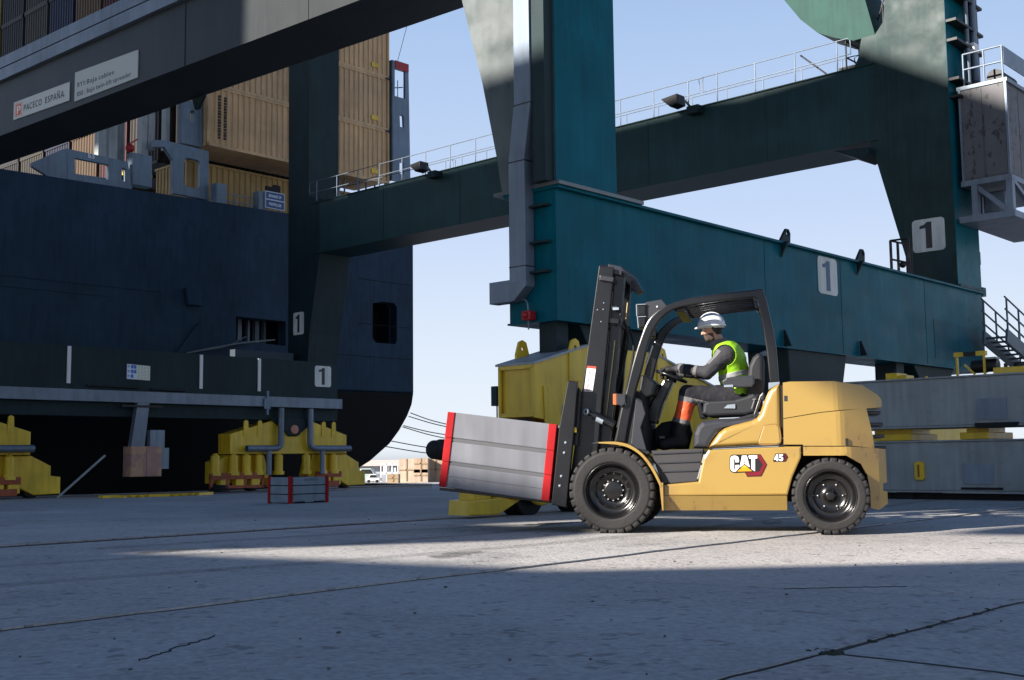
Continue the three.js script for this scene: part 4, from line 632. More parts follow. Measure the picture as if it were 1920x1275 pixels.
// ---------------------------------------------------------------- far quay, in the sun beyond the stern
{
  const z = -100, WF = FR.world;
  const gy = (x, z) => -0.25 - 0.0125 * (-z - 36);
  function at(px) { return px; }
  const crateMat = [std(0.55, 0.4, 0.27, 0.8, 0, { map: grime }), std(0.62, 0.48, 0.36, 0.8, 0, { map: grime }), std(0.42, 0.3, 0.18, 0.8, 0, { map: grime })];
  const cr = (label, q, zz, dep, mi) => { const [p, r] = q; const t = thing('timber_crate', label, 'crate', [p[0], p[1], -zz], WF, 'timber crates on the far quay'); part('box', bx(p[0], r[0], p[1] - 0.3, r[1], -zz, -zz + dep), crateMat[mi], t); part('batten', [bx(p[0] - 0.02, r[0] + 0.02, (p[1] + r[1]) / 2 - 0.05, (p[1] + r[1]) / 2 + 0.05, -zz - 0.04, -zz), bx((p[0] + r[0]) / 2 - 0.05, (p[0] + r[0]) / 2 + 0.05, p[1], r[1], -zz - 0.04, -zz)], crateMat[2], t); };
  cr('large pale timber crate on the sunny far quay, left part of the stack', [[-8.723, -.806], [-7.582, .877]], -90, 2, 1);
  cr('tan timber crate stacked at top right on the sunny far quay', [[-7.584, .109], [-6.525, .905]], -90, 2, 0);
  cr('pale timber crate at lower right of the stack on the far quay', [[-7.587, -.819], [-6.528, .057]], -90, 2, 1);
  cr('timber crate beside the red crate post on the far quay', [[-6.677, -.783], [-5.423, .854]], -92, 2, 0);
  cr('low brown crate standing alone in front of the far crate stack', [[-9.189, -.768], [-8.374, -.238]], -86, 1.4, 2);
  function car(label, q, zz, col) {
    const [p, r] = q, L = r[0] - p[0], h = r[1] - p[1], t = thing('parked_car', label, 'car', [p[0], p[1], -zz], WF, 'vehicles on the far quay'), Y = f => p[1] + h * f, X = f => p[0] + L * f;
    part('body', [side([[X(0), Y(0.18)], [X(0), Y(0.5)], [X(0.06), Y(0.58)], [X(1), Y(0.55)], [X(1), Y(0.18)]], -zz, -zz + 1.6, 0.06), side([[X(0.14), Y(0.55)], [X(0.28), Y(1)], [X(0.72), Y(1)], [X(0.88), Y(0.55)]], -zz + 0.08, -zz + 1.5, 0.05)], col, t);
    part('window', side([[X(0.22), Y(0.6)], [X(0.31), Y(0.92)], [X(0.69), Y(0.92)], [X(0.8), Y(0.6)]], -zz + 0.05, -zz + 0.09), M.black, t);
    for (const f of [0.2, 0.8]) part('wheel', lathe([[0, 0.02], [h * 0.19, 0.02], [h * 0.19, -0.18], [0, -0.18]], X(f), Y(0.17), -zz - 0.01, 16), M.rubber, t);
  }
  car('pale green car roofed low, leftmost vehicle on the sunny far quay', [[-12.941, -.91], [-11.037, .145]], -96, std(0.35, 0.42, 0.38, 0.35));
  car('white car on the far quay between the stern and the crates', [[-10.989, -.863], [-9.958, -.244]], -88, std(0.75, 0.75, 0.75, 0.35));
  const gf = [[-11.674, -1.024], [-10.172, .498]], [p, r] = gf, zz = -104;
  const w = thing('gangway_trolley', 'white framed gangway trolley on the far quay behind the crates', 'trolley', [p[0], p[1], -zz], WF);
  part('frame', [...[0, 0.33, 0.66, 1].map(f => bx(mix(p[0], r[0], f) - 0.04, mix(p[0], r[0], f) + 0.04, p[1] - 0.2, r[1], -zz, -zz + 0.1)), bx(p[0], r[0], r[1] - 0.1, r[1], -zz, -zz + 0.1), bx(p[0], r[0], p[1] + 0.6, p[1] + 0.75, -zz, -zz + 0.1)], M.white, w);
  part('load', [bx(p[0] + 0.2, p[0] + 0.7, p[1] + 0.75, p[1] + 1.3, -zz + 0.1, -zz + 0.6), bx(p[0] + 0.9, p[0] + 1.3, p[1] + 0.75, p[1] + 1.15, -zz + 0.1, -zz + 0.6)], M.white, w);
  const sh = [[-26.211, -2.466], [11.181, .91]], [a, b] = sh;
  const s = thing('warehouse', 'long low pale warehouse across the far quay behind the crates', 'warehouse', [a[0], a[1], 180], WF);
  part('wall', bx(a[0], b[0], a[1] - 1, b[1] - 0.9, 180, 195), std(0.4, 0.42, 0.45, 0.8, 0, { map: grime }), s);
  part('roof', cross([[179, b[1] - 0.9], [196, b[1] - 0.9], [188, b[1]], [187, b[1]]], a[0] - 0.5, b[0] + 0.5), std(0.6, 0.5, 0.42, 0.7), s);
  for (let k = 0; k < 8; k++) part('door', bx(a[0] + 2 + k * 4.6, a[0] + 4.6 + k * 4.6, a[1] - 0.8, b[1] - 1.4, 179.9, 180), std(0.2, 0.24, 0.28, 0.7), s);
}

// ---------------------------------------------------------------- the yellow forklift (X towards its rear, D away from the viewer)
M.liftYellow = new THREE.MeshPhysicalMaterial({ roughness: 0.34, clearcoat: 0.7, clearcoatRoughness: 0.12, map: dataTex(512, 512, (u, v) => { const d = smooth(0.55, 0.8, fbm(u, v, 5, 6, 211)), s = smooth(0.72, 0.76, fbm(u, v * 0.4, 60, 2, 213)); const m = 1 - 0.05 * d - 0.15 * s * d; return [m, m * (1 - 0.02 * d), m * (1 + 0.05 * d)]; }, true, 1.9), bumpMap: plateBump, bumpScale: 0.004 }); M.liftYellow.color.setRGB(0.305, 0.194, 0.042);
M.liftBlack = std(0.0065, 0.0065, 0.0075, 0.36, 0, { roughnessMap: roughMap });
M.plastic = std(0.028, 0.029, 0.034, 0.42, 0, { roughnessMap: roughMap });
M.stepGrey = std(0.035, 0.033, 0.035, 0.55, 0, { map: grime });
M.seat = std(0.006, 0.007, 0.01, 0.6);
M.rim = std(0.007, 0.0065, 0.0065, 0.22, 0);
M.chrome = std(0.75, 0.75, 0.75, 0.15, 1);
M.tyre = std(0.012, 0.0105, 0.01, 0.72, 0, { map: grime, bumpMap: fineBump, bumpScale: 0.002 });
M.gap = std(0.006, 0.005, 0.004, 0.9);
{
  const t = thing('forklift', 'yellow forklift with black mast and overhead guard carrying a grey crate', 'forklift', [-1, 0, 0.65], FR.lift);
  const Y = M.liftYellow, K = M.liftBlack;
  // lower frame with its inward slanting skirt
  const frame = part('chassis', side([[-1.523, .457], [-1.19, .485], [-1.134, .71], [-1.087, .785], [-.406, .806], [-.232, .804], [-.236, .7], [-.319, .521], [-.368, .356], [-1.526, .351]], 0.05, 1.3, 0.018), Y, t);
  const s0 = [[-1.526, .351], [-.373, .356]], s1 = [[-1.539, .211], [-.406, .239]];
  const skirt = (d, k) => [[0.052, s0[0][1]], [1.298, s0[0][1]], [1.2, s1[0][1]], [0.15, s1[0][1]]];
  part('skirt', cross(skirt(), s0[0][0] + 0.002, s0[1][0], 0.006), Y, t);
  part('drain_plug', [vcyl([[-1.277, .195]][0][0], 0.2, 0.27, 0.5, 0.12, 0.12, 10)], M.gap, t);
  // seat side cowl
  const cowl = part('cowl', side([[-1.087, .805], [-1.045, .87], [-.988, .945], [-.932, .987], [-.852, 1.015], [-.682, 1.055], [-.632, 1.079], [-.599, 1.119], [-.564, 1.218], [-.514, 1.323], [-.486, 1.357], [-.406, 1.4], [-.406, .831]], 0.06, 1.29, 0.055, null, 5), Y, t);
  part('panel_gap', bar([...[[-1.082, .795]][0], 0.05], [...[[-.401, .816]][0], 0.05], 0.012, 0.011), M.gap, frame);
  const fd = [[-.566, 1.001], [-.458, 1.012], [-.432, .987], [-.422, .846], [-.449, .831], [-.611, .834], [-.616, .856]];
  part('fuel_door', side(fd, 0.052, 0.07, 0.004), Y, cowl);
  part('fuel_door_seal', side(smoothLine([[-.571, 1.007], [-.455, 1.018], [-.425, .991], [-.416, .843], [-.447, .825], [-.616, .828], [-.622, .856]].concat([[-.571, 1.007]]), 60), 0.0565, 0.065), std(0.2, 0.1, 0.02, 0.7), cowl);
  // engine hood and counterweight: the side profile cut to a plan with drawn-in rear corners
  const ev = new Evaluator(); ev.useGroups = false;
  function brush(g) { g = prep(g); const b = new Brush(g); b.updateMatrixWorld(); return b; }
  const INTERSECT = 3;
  function cut(profile, outline) {
    const a = brush(side(profile, -0.05, 1.45, 0)), b = brush(plan(outline, -0.2, 2, 0));
    const r = ev.evaluate(a, b, INTERSECT); return r.geometry;
  }
  
  const hoodProfile = [[-.379, 1.402], [-.318, 1.41], [.08, 1.405], [.166, 1.391]].concat([[.347, 1.367], [.483, 1.281], [.521, 1.239], [.522, 1.162]], [[.156, 1.137], [-.051, 1.119], [-.385, 1.068]]);
  const bodyProfile = [[-.385, 1.061], [-.051, 1.112], [.156, 1.13]].concat([[.374, 1.155], [.423, .907], [.435, .779]], [[.239, .803], [-.212, .809], [-.216, .821], [-.39, .824]]);
  const lowProfile = [[-.212, .801], [.239, .795]].concat([[.443, .779], [.541, .772], [.543, .462], [.503, .452], [.5, .386], [.544, .375], [.544, .264], [.454, .209]], [[.377, .23], [.379, .39], [.356, .537], [.303, .635], [.169, .715], [-.215, .719]]);
  const uF = [[-.4, .99]][0][0], uC = [[.133, 1.079]][0][0], uC2 = [[.196, .734]][0][0], uR = [[.589, .986]][0][0];
  const outline = c => { const p = [[uF - 0.05, 0.05], [c - 0.06, 0.05], [c - 0.02, 0.056], [c + 0.02, 0.075], [uR - 0.12, 0.26], [uR - 0.05, 0.33], [uR, 0.5]]; return p.concat(p.slice().reverse().map(q => [q[0], 1.34 - q[1]])); };
  const hood = part('engine_hood', cut(hoodProfile, outline(uC)), Y, t);
  const cw = part('counterweight', [cut(bodyProfile, outline(uC + 0.015)), cut(lowProfile, outline(uC2))], Y, t);
  part('grille', [0, 1, 2, 3].map(i => { const q = [[.387, 1.119], [.403, 1.01], [.413, .897], [.423, .789]][i]; return bx(q[0] - 0.1, q[0] + 0.13, q[1] - 0.02, q[1] + 0.012, 0.38, 0.96, 0.01); }), M.plastic, cw);
  part('inner_frame', [side([[-1.518, .599], [-.29, .741], [.446, .732], [.43, .332], [-.355, .284], [-1.527, .262]], 0.36, 1.0), bx([[-.41, .991]][0][0] - 0.01, [[-.381, .991]][0][0], 0.9, 1.38, 0.09, 1.2), side([[-.433, .882], [.194, .872], [.189, .744], [-.438, .752]], 0.075, 1.26)], M.gap, t);
  // rear lettering plate and logos on the side
  const logo = canvasTex(880, 560, (g, w, h) => {
    g.clearRect(0, 0, w, h); g.translate(-320, -230); const poly = (c, ...p) => { g.fillStyle = c; g.beginPath(); p.forEach((q, i) => i ? g.lineTo(...q) : g.moveTo(...q)); g.closePath(); g.fill(); };
    poly('#2c060a', [900, 262], [1030, 258], [1182, 495], [1055, 758], [735, 770], [668, 650]);
    poly('#6a0d18', [910, 275], [1022, 272], [1160, 492], [1042, 738], [748, 748], [690, 655], [1000, 650], [1080, 495], [990, 350], [930, 345]);
    poly('#1c1b1e', [915, 350], [990, 355], [1065, 495], [985, 645], [900, 650]);
    g.fillStyle = '#120e0c'; g.beginPath(); g.moveTo(420, 268); g.lineTo(965, 262); g.lineTo(968, 372); g.lineTo(925, 376); g.lineTo(920, 660); g.lineTo(480, 680); g.quadraticCurveTo(336, 690, 336, 560); g.lineTo(336, 370); g.quadraticCurveTo(336, 275, 420, 268); g.fill();
    const W = '#f4f2f0';
    g.fillStyle = W; g.beginPath(); g.moveTo(440, 292); g.quadraticCurveTo(545, 290, 545, 390); g.lineTo(545, 440); g.lineTo(465, 440); g.lineTo(465, 385); g.quadraticCurveTo(463, 365, 450, 365); g.quadraticCurveTo(434, 366, 434, 390); g.lineTo(434, 570); g.quadraticCurveTo(436, 598, 450, 598); g.quadraticCurveTo(465, 597, 465, 570); g.lineTo(465, 505); g.lineTo(552, 500); g.lineTo(552, 560); g.lineTo(470, 655); g.quadraticCurveTo(352, 660, 352, 550); g.lineTo(352, 380); g.quadraticCurveTo(352, 295, 440, 292); g.fill();
    poly(W, [615, 292], [722, 290], [790, 555], [672, 482], [565, 555]); poly('#120e0c', [668, 380], [688, 462], [672, 455], [655, 464]);
    poly(W, [760, 290], [955, 286], [955, 352], [906, 354], [906, 645], [825, 588], [825, 356], [778, 356]);
    poly('#120e0c', [672, 470], [905, 660], [470, 668]); poly('#d08a12', [672, 502], [845, 640], [505, 650]); poly('#dca424', [672, 502], [740, 556], [600, 560]);
  });
  const lq = [[-.902, .519], [-.542, .516], [-.535, .747], [-.895, .751]], dz = 0.0475;
  printed('emblem', logo, ...lq.map(q => [...q, dz]), frame, { transparent: true, roughness: 0.35 });
  const n45 = canvasTex(352, 212, (g, w, h) => {
    g.clearRect(0, 0, w, h); g.translate(-1308, -232); const poly = (c, ...p) => { g.fillStyle = c; g.beginPath(); p.forEach((q, i) => i ? g.lineTo(...q) : g.moveTo(...q)); g.closePath(); g.fill(); };
    poly('#120507', [1370, 245], [1600, 240], [1655, 325], [1600, 428], [1320, 430], [1318, 370]); poly('#4c0a12', [1545, 255], [1595, 253], [1640, 325], [1592, 415], [1545, 415]); poly('#22090f', [1540, 255], [1560, 255], [1590, 330], [1560, 415], [1540, 415]);
    poly('#f4f2f0', [1390, 262], [1425, 262], [1425, 362], [1440, 362], [1440, 385], [1425, 385], [1425, 412], [1394, 412], [1394, 385], [1338, 385], [1338, 362]); poly('#2a0b10', [1394, 300], [1394, 362], [1366, 362]);
    g.fillStyle = '#f4f2f0'; g.beginPath(); g.moveTo(1452, 262); g.lineTo(1535, 262); g.lineTo(1535, 288); g.lineTo(1482, 288); g.lineTo(1482, 316); g.quadraticCurveTo(1540, 305, 1540, 362); g.quadraticCurveTo(1540, 412, 1494, 412); g.quadraticCurveTo(1450, 412, 1448, 372); g.lineTo(1480, 372); g.quadraticCurveTo(1482, 390, 1494, 390); g.quadraticCurveTo(1508, 388, 1508, 362); g.quadraticCurveTo(1508, 336, 1494, 336); g.quadraticCurveTo(1482, 336, 1478, 346); g.lineTo(1452, 344); g.fill();
  });
  printed('model_number', n45, ...[[-.494, .658], [-.352, .657], [-.349, .744], [-.491, .746]].map(q => [...q, dz]), frame, { transparent: true, roughness: 0.35 });
  // fender, steps and floor
  const fo = smoothLine([[-2.128, .87], [-2.035, .873], [-1.947, .87], [-1.83, .84], [-1.709, .757], [-1.61, .63], [-1.552, .513], [-1.523, .443]], 40), fi = smoothLine([[-2.128, .857], [-2.035, .85], [-1.953, .842], [-1.84, .812], [-1.724, .735], [-1.631, .61], [-1.572, .498], [-1.544, .433]], 40);
  part('fender', [side(fo.concat(fi.slice().reverse()), -0.005, 0.36, 0.004), side([[-1.553, .478], [-1.517, .478], [-1.519, .217], [-1.531, .217]], 0.0, 0.3)], Y, t);
  part('fender_tip', side([[-2.201, .858], [-2.133, .877], [-2.123, .854], [-2.18, .852]], -0.003, 0.2, 0.005), M.plastic, t);
  const st = part('step_panel', side([[-1.633, .782], [-1.135, .796], [-1.147, .715], [-1.199, .484], [-1.528, .461], [-1.557, .527], [-1.595, .639]], 0.1, 0.2, 0.01), M.stepGrey, t);
  part('tread', [[1224, 850, 1316, 846], [1233, 862, 1312, 860], [1236, 866, 1311, 864]].map((q, i) => { const a = [[-1.618, .751], [-1.146, .766], [-1.574, .664], [-1.163, .675], [-1.54, .582], [-1.181, .589]]; return bar([a[i * 2][0], a[i * 2][1], 0.097], [a[i * 2 + 1][0] - 0.02, a[i * 2 + 1][1], 0.097], 0.02, 0.012); }), M.plastic, st);
  part('step_edge', [bar([...[[-1.13, .735]][0], 0.085], [...[[-1.152, .66]][0], 0.085], 0.012, 0.012), bar([...[[-1.158, .64]][0], 0.085], [...[[-1.197, .509]][0], 0.085], 0.012, 0.012)], M.greyPaint, st);
  part('floor_plate', bx([[-1.639, .783]][0][0], [[-1.137, .776]][0][0], [[-1.443, .775]][0][1] - 0.03, [[-1.443, .775]][0][1], 0.2, 1.15), K, t);
  part('seat_mount', side([[-1.235, .802], [-1.227, .934], [-1.194, 1.015], [-1.138, 1.06], [-.997, 1.077], [-.847, 1.08], [-.652, 1.101], [-.602, 1.12], [-.623, 1.08], [-.683, 1.056], [-.853, 1.017], [-.934, .988], [-.99, .946], [-1.048, .871], [-1.09, .8]], 0.1, 1.2, 0.05, null, 4), M.plastic, t);
  // front cowl, dash and steering
  part('front_cowl', [side([[-1.996, .87], [-1.887, 1.306], [-1.793, 1.319], [-1.711, 1.265], [-1.677, 1.145], [-1.727, 1.006], [-1.68, .799], [-1.639, .757], [-1.676, .742], [-1.804, .821]], 0.13, 0.22, 0.012), side([[-1.853, .868], [-1.864, 1.325], [-1.788, 1.377], [-1.703, 1.321], [-1.683, .758], [-1.801, .76]], 0.222, 1.15, 0.03)], M.matte = std(0.006, 0.006, 0.007, 0.75, 0, { map: grime }), t);
  part('pedal_box', side([[-1.684, 1.004], [-1.605, 1.074], [-1.485, 1.094], [-1.323, 1.069], [-1.299, .96], [-1.341, .798], [-1.558, .801], [-1.588, .878], [-1.623, .802], [-1.688, .803]], 0.86, 1.0, 0.02), M.matte, t);
  part('dash_panel', side([[-1.773, 1.288], [-1.711, 1.25], [-1.682, 1.14], [-1.732, 1.006], [-1.68, .783], [-1.773, .8], [-1.829, .852]], 0.118, 0.135, 0.008), M.plastic, t);
  part('dashboard', side([[-1.771, 1.377], [-1.741, 1.532], [-1.682, 1.52], [-1.582, 1.442], [-1.616, 1.335], [-1.708, 1.305]], 0.35, 1.05, 0.02), K, t);
  const col = part('steering_column', side([[-1.548, 1.498], [-1.452, 1.474], [-1.548, 1.282], [-1.628, 1.053], [-1.757, 1.082], [-1.677, 1.285]], 0.6, 0.78, 0.02), K, t);
  const wc = [[-1.476, 1.532]][0], we = [[-1.594, 1.584], [-1.349, 1.485]];
  const tilt = Math.atan2(we[0][1] - we[1][1], we[1][0] - we[0][0]), wheelG = new THREE.TorusGeometry(0.155, 0.017, 8, 40).rotateX(Math.PI / 2).rotateZ(-tilt).translate(wc[0], wc[1], -0.7);
  part('steering_wheel', [wheelG, new THREE.CylinderGeometry(0.05, 0.06, 0.06, 16).rotateZ(-tilt).translate(wc[0], wc[1] - 0.02, -0.7), ...[0, 1, 2].map(i => new THREE.CylinderGeometry(0.012, 0.012, 0.15, 6).rotateZ(Math.PI / 2).translate(0.075, 0, 0).rotateY(i * 2.1).rotateZ(-tilt).translate(wc[0], wc[1], -0.7))], K, t);
  part('pedal', [bx(...[[-1.592, 1.021]][0].slice(0, 1), [[-1.539, 1.021]][0][0], [[-1.574, .905]][0][1], [[-1.573, .926]][0][1], 0.5, 0.6)], K, t);
  // seat
  const seat = part('seat_cushion', side([[-1.148, 1.241], [-1.106, 1.266], [-.838, 1.276], [-.725, 1.305], [-.663, 1.334], [-.603, 1.302], [-.628, 1.147], [-.731, 1.118], [-1.09, 1.109], [-1.161, 1.137]], 0.42, 0.98, 0.03, null, 3), M.seat, t);
  part('backrest', side([[-.72, 1.461], [-.701, 1.596], [-.657, 1.688], [-.61, 1.723], [-.574, 1.722], [-.551, 1.664], [-.558, 1.441], [-.592, 1.182], [-.649, 1.137], [-.697, 1.211], [-.73, 1.315]], 0.44, 0.96, 0.04, null, 3), M.seat, seat);
  part('armrest', side([[-.959, 1.449], [-.912, 1.481], [-.82, 1.492], [-.647, 1.498], [-.644, 1.42], [-.67, 1.384], [-.798, 1.382], [-.945, 1.407]], 0.33, 0.41, 0.015), M.plastic, seat);
  part('seat_label', side([[-.949, 1.188], [-.912, 1.221], [-.838, 1.227], [-.839, 1.183]], 0.405, 0.425), M.greyLight, seat);
  part('slide_lever', [bar([...[[-.683, 1.179]][0], 0.4], [...[[-.655, 1.261]][0], 0.4], 0.008, 0.008), bar([...[[-.67, 1.267]][0], 0.4], [...[[-.64, 1.271]][0], 0.4], 0.008, 0.008)], M.steel, seat);
  each('suspension_boot', [side([[-1.212, 1.238], [-1.17, 1.253], [-1.132, 1.106], [-1.185, 1.096]], 0.45, 0.95, 0.02), side([[-.603, 1.303], [-.572, 1.338], [-.562, 1.323], [-.64, 1.112], [-.67, 1.112]], 0.42, 0.9, 0.01)], K, seat);
  part('armrest_plate', side([[-.936, 1.41], [-.849, 1.412], [-.85, 1.39], [-.937, 1.39]], 0.322, 0.334), M.greyLight, seat);
  // overhead guard: two bent side frames tied by cross members and roof bars
  const outer = smoothLine([[-1.985, .869], [-1.919, 1.173], [-1.862, 1.369], [-1.795, 1.622], [-1.725, 1.839], [-1.642, 2.034], [-1.568, 2.115], [-1.473, 2.177], [-1.359, 2.216], [-1.199, 2.252]], 50).concat([[-.928, 2.282], [-.545, 2.309], [-.528, 2.298], [-.501, 2.196], [-.448, 1.913], [-.423, 1.719], [-.413, 1.414]]);
  const inner = [[-.499, 1.417], [-.519, 1.712], [-.543, 1.916], [-.58, 2.148], [-.596, 2.203], [-.622, 2.23], [-.93, 2.207]].concat(smoothLine([[-1.2, 2.179], [-1.355, 2.151], [-1.444, 2.108], [-1.528, 2.03], [-1.598, 1.918], [-1.654, 1.763], [-1.708, 1.557], [-1.777, 1.336], [-1.852, 1.017], [-1.881, .868]], 50));
  const gf = outer.concat(inner);
  const guard = part('overhead_guard', [side(gf, 0.1, 0.175, 0.014), side(gf, 1.12, 1.195, 0.014)], K, t);
  const tp = [[-1.359, 2.216], [-.928, 2.282], [-.56, 2.307]];
  part('front_crossbar', [bx(...(q => [q[0] - 0.02, q[0] + 0.08, q[1] - 0.09, q[1] - 0.03])(tp[0]), 0.17, 1.13, 0.01)], K, guard);
  part('rear_crossbar', bx(...(q => [q[0] - 0.07, q[0], q[1] - 0.07, q[1] - 0.01])(tp[2]), 0.17, 1.13, 0.01), K, guard);
  for (let i = 0; i < 6; i++) { const d = 0.26 + i * 0.155; part('roof_bar', bar([tp[0][0] + 0.03, tp[0][1] - 0.04, d], [tp[2][0] - 0.03, tp[2][1] - 0.03, d], 0.02, 0.05), K, guard); }
  part('pillar_collar', side([[-.509, 1.408], [-.406, 1.413], [-.406, 1.393], [-.486, 1.355], [-.511, 1.34]], 0.09, 0.19, 0.006), M.greyLight, guard);
  part('lamp_bracket', side([[-1.657, 2.227], [-1.505, 2.247], [-1.45, 2.177], [-1.545, 2.102], [-1.593, 2.046], [-1.656, 2.033]], 0.13, 0.15), M.plastic, guard);
  for (const [d, s] of [[0.1, 0], [1.0, 0]]) for (const q of [[[-1.745, 2.204], [-1.652, 2.2], [-1.654, 2.09], [-1.743, 2.088]], [[-1.738, 2.083], [-1.654, 2.08], [-1.662, 1.975], [-1.73, 1.973]]]) {
    const l = part('headlight', side(q, d, d + 0.16, 0.015), K, guard);
    part('lens_rim', [side([[q[0][0] - 0.004, q[0][1]], [q[0][0] + 0.004, q[0][1]], [q[3][0] + 0.004, q[3][1]], [q[3][0] - 0.004, q[3][1]]], d - 0.003, d + 0.163), bx(q[0][0], q[1][0], q[0][1] - 0.003, q[0][1] + 0.003, d - 0.003, d + 0.16)], M.greyLight, l);
  }
  part('grab_rail', rod([...[[-1.671, 1.624]][0], 0.19], [...[[-1.604, 1.806]][0], 0.19], 0.01), M.steel, guard);
  part('guard_bolt', [sph(...[[-1.542, 2.173]][0], 0.098, 0.01), sph(...[[-1.872, 1.326]][0], 0.098, 0.008), sph(...[[-1.874, 1.238]][0], 0.098, 0.008)], M.white, guard);
  const mk = part('marker_lamp', side([[-1.952, 1.336], [-1.863, 1.331], [-1.865, 1.243], [-1.897, 1.213], [-1.954, 1.23]], 0.05, 0.12, 0.008), M.plastic, guard); part('lens', side([[-1.986, 1.334], [-1.952, 1.336], [-1.954, 1.225], [-1.988, 1.231]], 0.055, 0.115, 0.006), std(0.55, 0.12, 0.03, 0.3), mk);
  part('mirror', [side([[-.597, 1.783], [-.51, 1.814], [-.512, 1.742], [-.582, 1.744]], 1.08, 1.12, 0.01)], M.greyLight, guard);
  part('guard_plate', side([[-2.018, 1.101], [-1.951, 1.354], [-1.861, 1.323], [-1.978, .892]], 1.0, 1.02), Y, t);
  // mast
  const top = [[-2.136, 2.639], [-1.991, 2.616]], rail = (q, d0, d1) => side(q, d0, d1, 0.008);
  const oc = [[-2.136, 2.639], [-1.991, 2.619], [-2.233, .335], [-2.5, .294]], web = [[-1.992, 2.594], [-1.885, 2.573], [-2.111, .345], [-2.238, .346]];
  part('mast_channel', rail(oc, 0.3, 0.38), K, t); part('mast_channel', rail(oc, 0.98, 1.06), K, t);
  part('inner_channel', rail(web, 0.4, 0.47), K, t); part('inner_channel', rail(web, 0.9, 0.97), K, t);
  part('mast_crossbar', [side([[-2.122, 2.536], [-1.983, 2.508], [-1.994, 2.46], [-2.128, 2.487]], 0.26, 1.12, 0.006), side([[-2.099, 2.626], [-1.911, 2.59], [-1.923, 2.542], [-2.105, 2.567]], 0.36, 1.0, 0.006), sph(...[[-2.114, 2.521]][0], 0.28, 0.022)], M.plastic, t);
  each('mast_crossbar', [side([[-2.173, 2.134], [-1.948, 2.098], [-1.955, 2.045], [-2.179, 2.075]], 0.32, 1.04, 0.006), side([[-2.373, .845], [-2.186, .827], [-2.198, .764], [-2.385, .777]], 0.32, 1.04)], K, t);
  part('crown_plate', [side([[-2.097, 2.753], [-1.973, 2.712], [-1.861, 2.621], [-1.774, 2.452], [-1.842, 2.432], [-1.931, 2.504], [-2.101, 2.563]], 0.96, 1.1, 0.01), side([[-2.059, 2.671], [-1.926, 2.637], [-1.872, 2.568], [-1.896, 2.508], [-2.061, 2.554]], 0.4, 1.0, 0.01), side([[-2.223, 2.782], [-2.098, 2.747], [-2.025, 2.674], [-1.975, 2.615], [-1.987, 2.547], [-2.101, 2.592], [-2.238, 2.627]], 1.05, 1.13, 0.01)], M.plastic, t);
  const cyl = (d, r) => rod([...[[-2.171, 1.031]][0], d], [...[[-1.997, 2.107]][0], d], r);
  part('lift_cylinder', cyl(0.5, 0.038), K, t); part('lift_cylinder', cyl(0.86, 0.038), K, t);
  part('cylinder_rod', rod([...[[-1.996, 2.338]][0], 0.66], [...[[-1.971, 2.458]][0], 0.66], 0.028), M.chrome, t);
  part('hydraulic_pipe', [rod([...[[-2.103, 1.136]][0], 0.38], [...[[-2.002, 1.886]][0], 0.38], 0.007), rod([...[[-1.889, 2.103]][0], 0.4], [...[[-1.869, 2.265]][0], 0.4], 0.006)], std(0.35, 0.28, 0.14, 0.35, 0.4), t);
  part('hose_block', [side([[-2.073, 2.111], [-1.922, 2.095], [-1.934, 2.03], [-2.074, 2.041]], 0.39, 0.5, 0.01), sph(...[[-1.938, 2.146]][0], 0.39, 0.014), sph(...[[-1.989, 2.035]][0], 0.39, 0.012), bx(...(q => [q[0], q[0] + 0.05, q[1] - 0.012, q[1] + 0.012])([[-2.014, 2.209]][0]), 0.29, 0.31)], M.plastic, t);
  part('rating_plate', bx(...(q => [q[0], q[0] + 0.06, q[1] - 0.012, q[1] + 0.012])([[-2.004, 2.195]][0]), 0.286, 0.296), M.greyLight, t);
  part('mast_bolt', [[1120, 581], [1131, 580], [1132, 568], [1126, 600]].map(([x, y], i) => sph(...[[-2.159, 2.191], [-2.1, 2.194], [-2.093, 2.258], [-2.124, 2.071]][i], 0.297, 0.007)), M.greyLight, t);
  const warn = canvasTex(96, 256, (g, w, h) => { g.fillStyle = '#e6e3e4'; g.fillRect(0, 0, w, h); g.fillStyle = '#c8402c'; g.fillRect(0, 0, w, 24); g.strokeStyle = '#3c3038'; g.lineWidth = 5; for (const y of [40, 112, 184]) { g.strokeRect(8, y, 80, 62); g.beginPath(); g.arc(36, y + 16, 7, 0, 7); g.moveTo(36, y + 24); g.lineTo(30, y + 42); g.lineTo(20, y + 54); g.moveTo(31, y + 40); g.lineTo(44, y + 54); g.moveTo(20, y + 30); g.lineTo(56, y + 28); g.moveTo(62, y + 8); g.lineTo(62, y + 56); g.moveTo(62, y + 44); g.lineTo(80, y + 44); g.stroke(); } g.strokeStyle = '#b03038'; g.beginPath(); g.arc(40, 216, 24, 0, 7); g.stroke(); });
  printed('warning_label', warn, ...[[-2.31, 1.381], [-2.224, 1.374], [-2.182, 1.623], [-2.273, 1.634]].map(q => [...q, 0.296]), t);
  // carriage, forks and tilt cylinder
  const cp = [[-2.441, 1.479], [-2.345, 1.463], [-2.385, 1.026], [-2.477, .238], [-2.625, .269], [-2.534, 1.029]];
  part('carriage', [side(cp, 0.13, 0.2, 0.008), side(cp, 1.12, 1.19, 0.008), side([[-2.512, 1.245], [-2.415, 1.232], [-2.427, 1.137], [-2.524, 1.149]], 0.19, 1.13), side([[-2.587, .61], [-2.479, .599], [-2.492, .478], [-2.605, .494]], 0.19, 1.13), side([[-2.374, 1.444], [-2.326, 1.374], [-2.373, .845], [-2.443, .846]], 0.22, 0.3)], K, t);
  for (const q of [[-2.473, .871], [-2.488, .772], [-2.521, .544], [-2.538, .451]]) part('carriage_bolt', lathe([[0, 0.012], [0.012, 0.008], [0.014, 0]], q[0], q[1], 0.13, 10), M.greyLight, t);
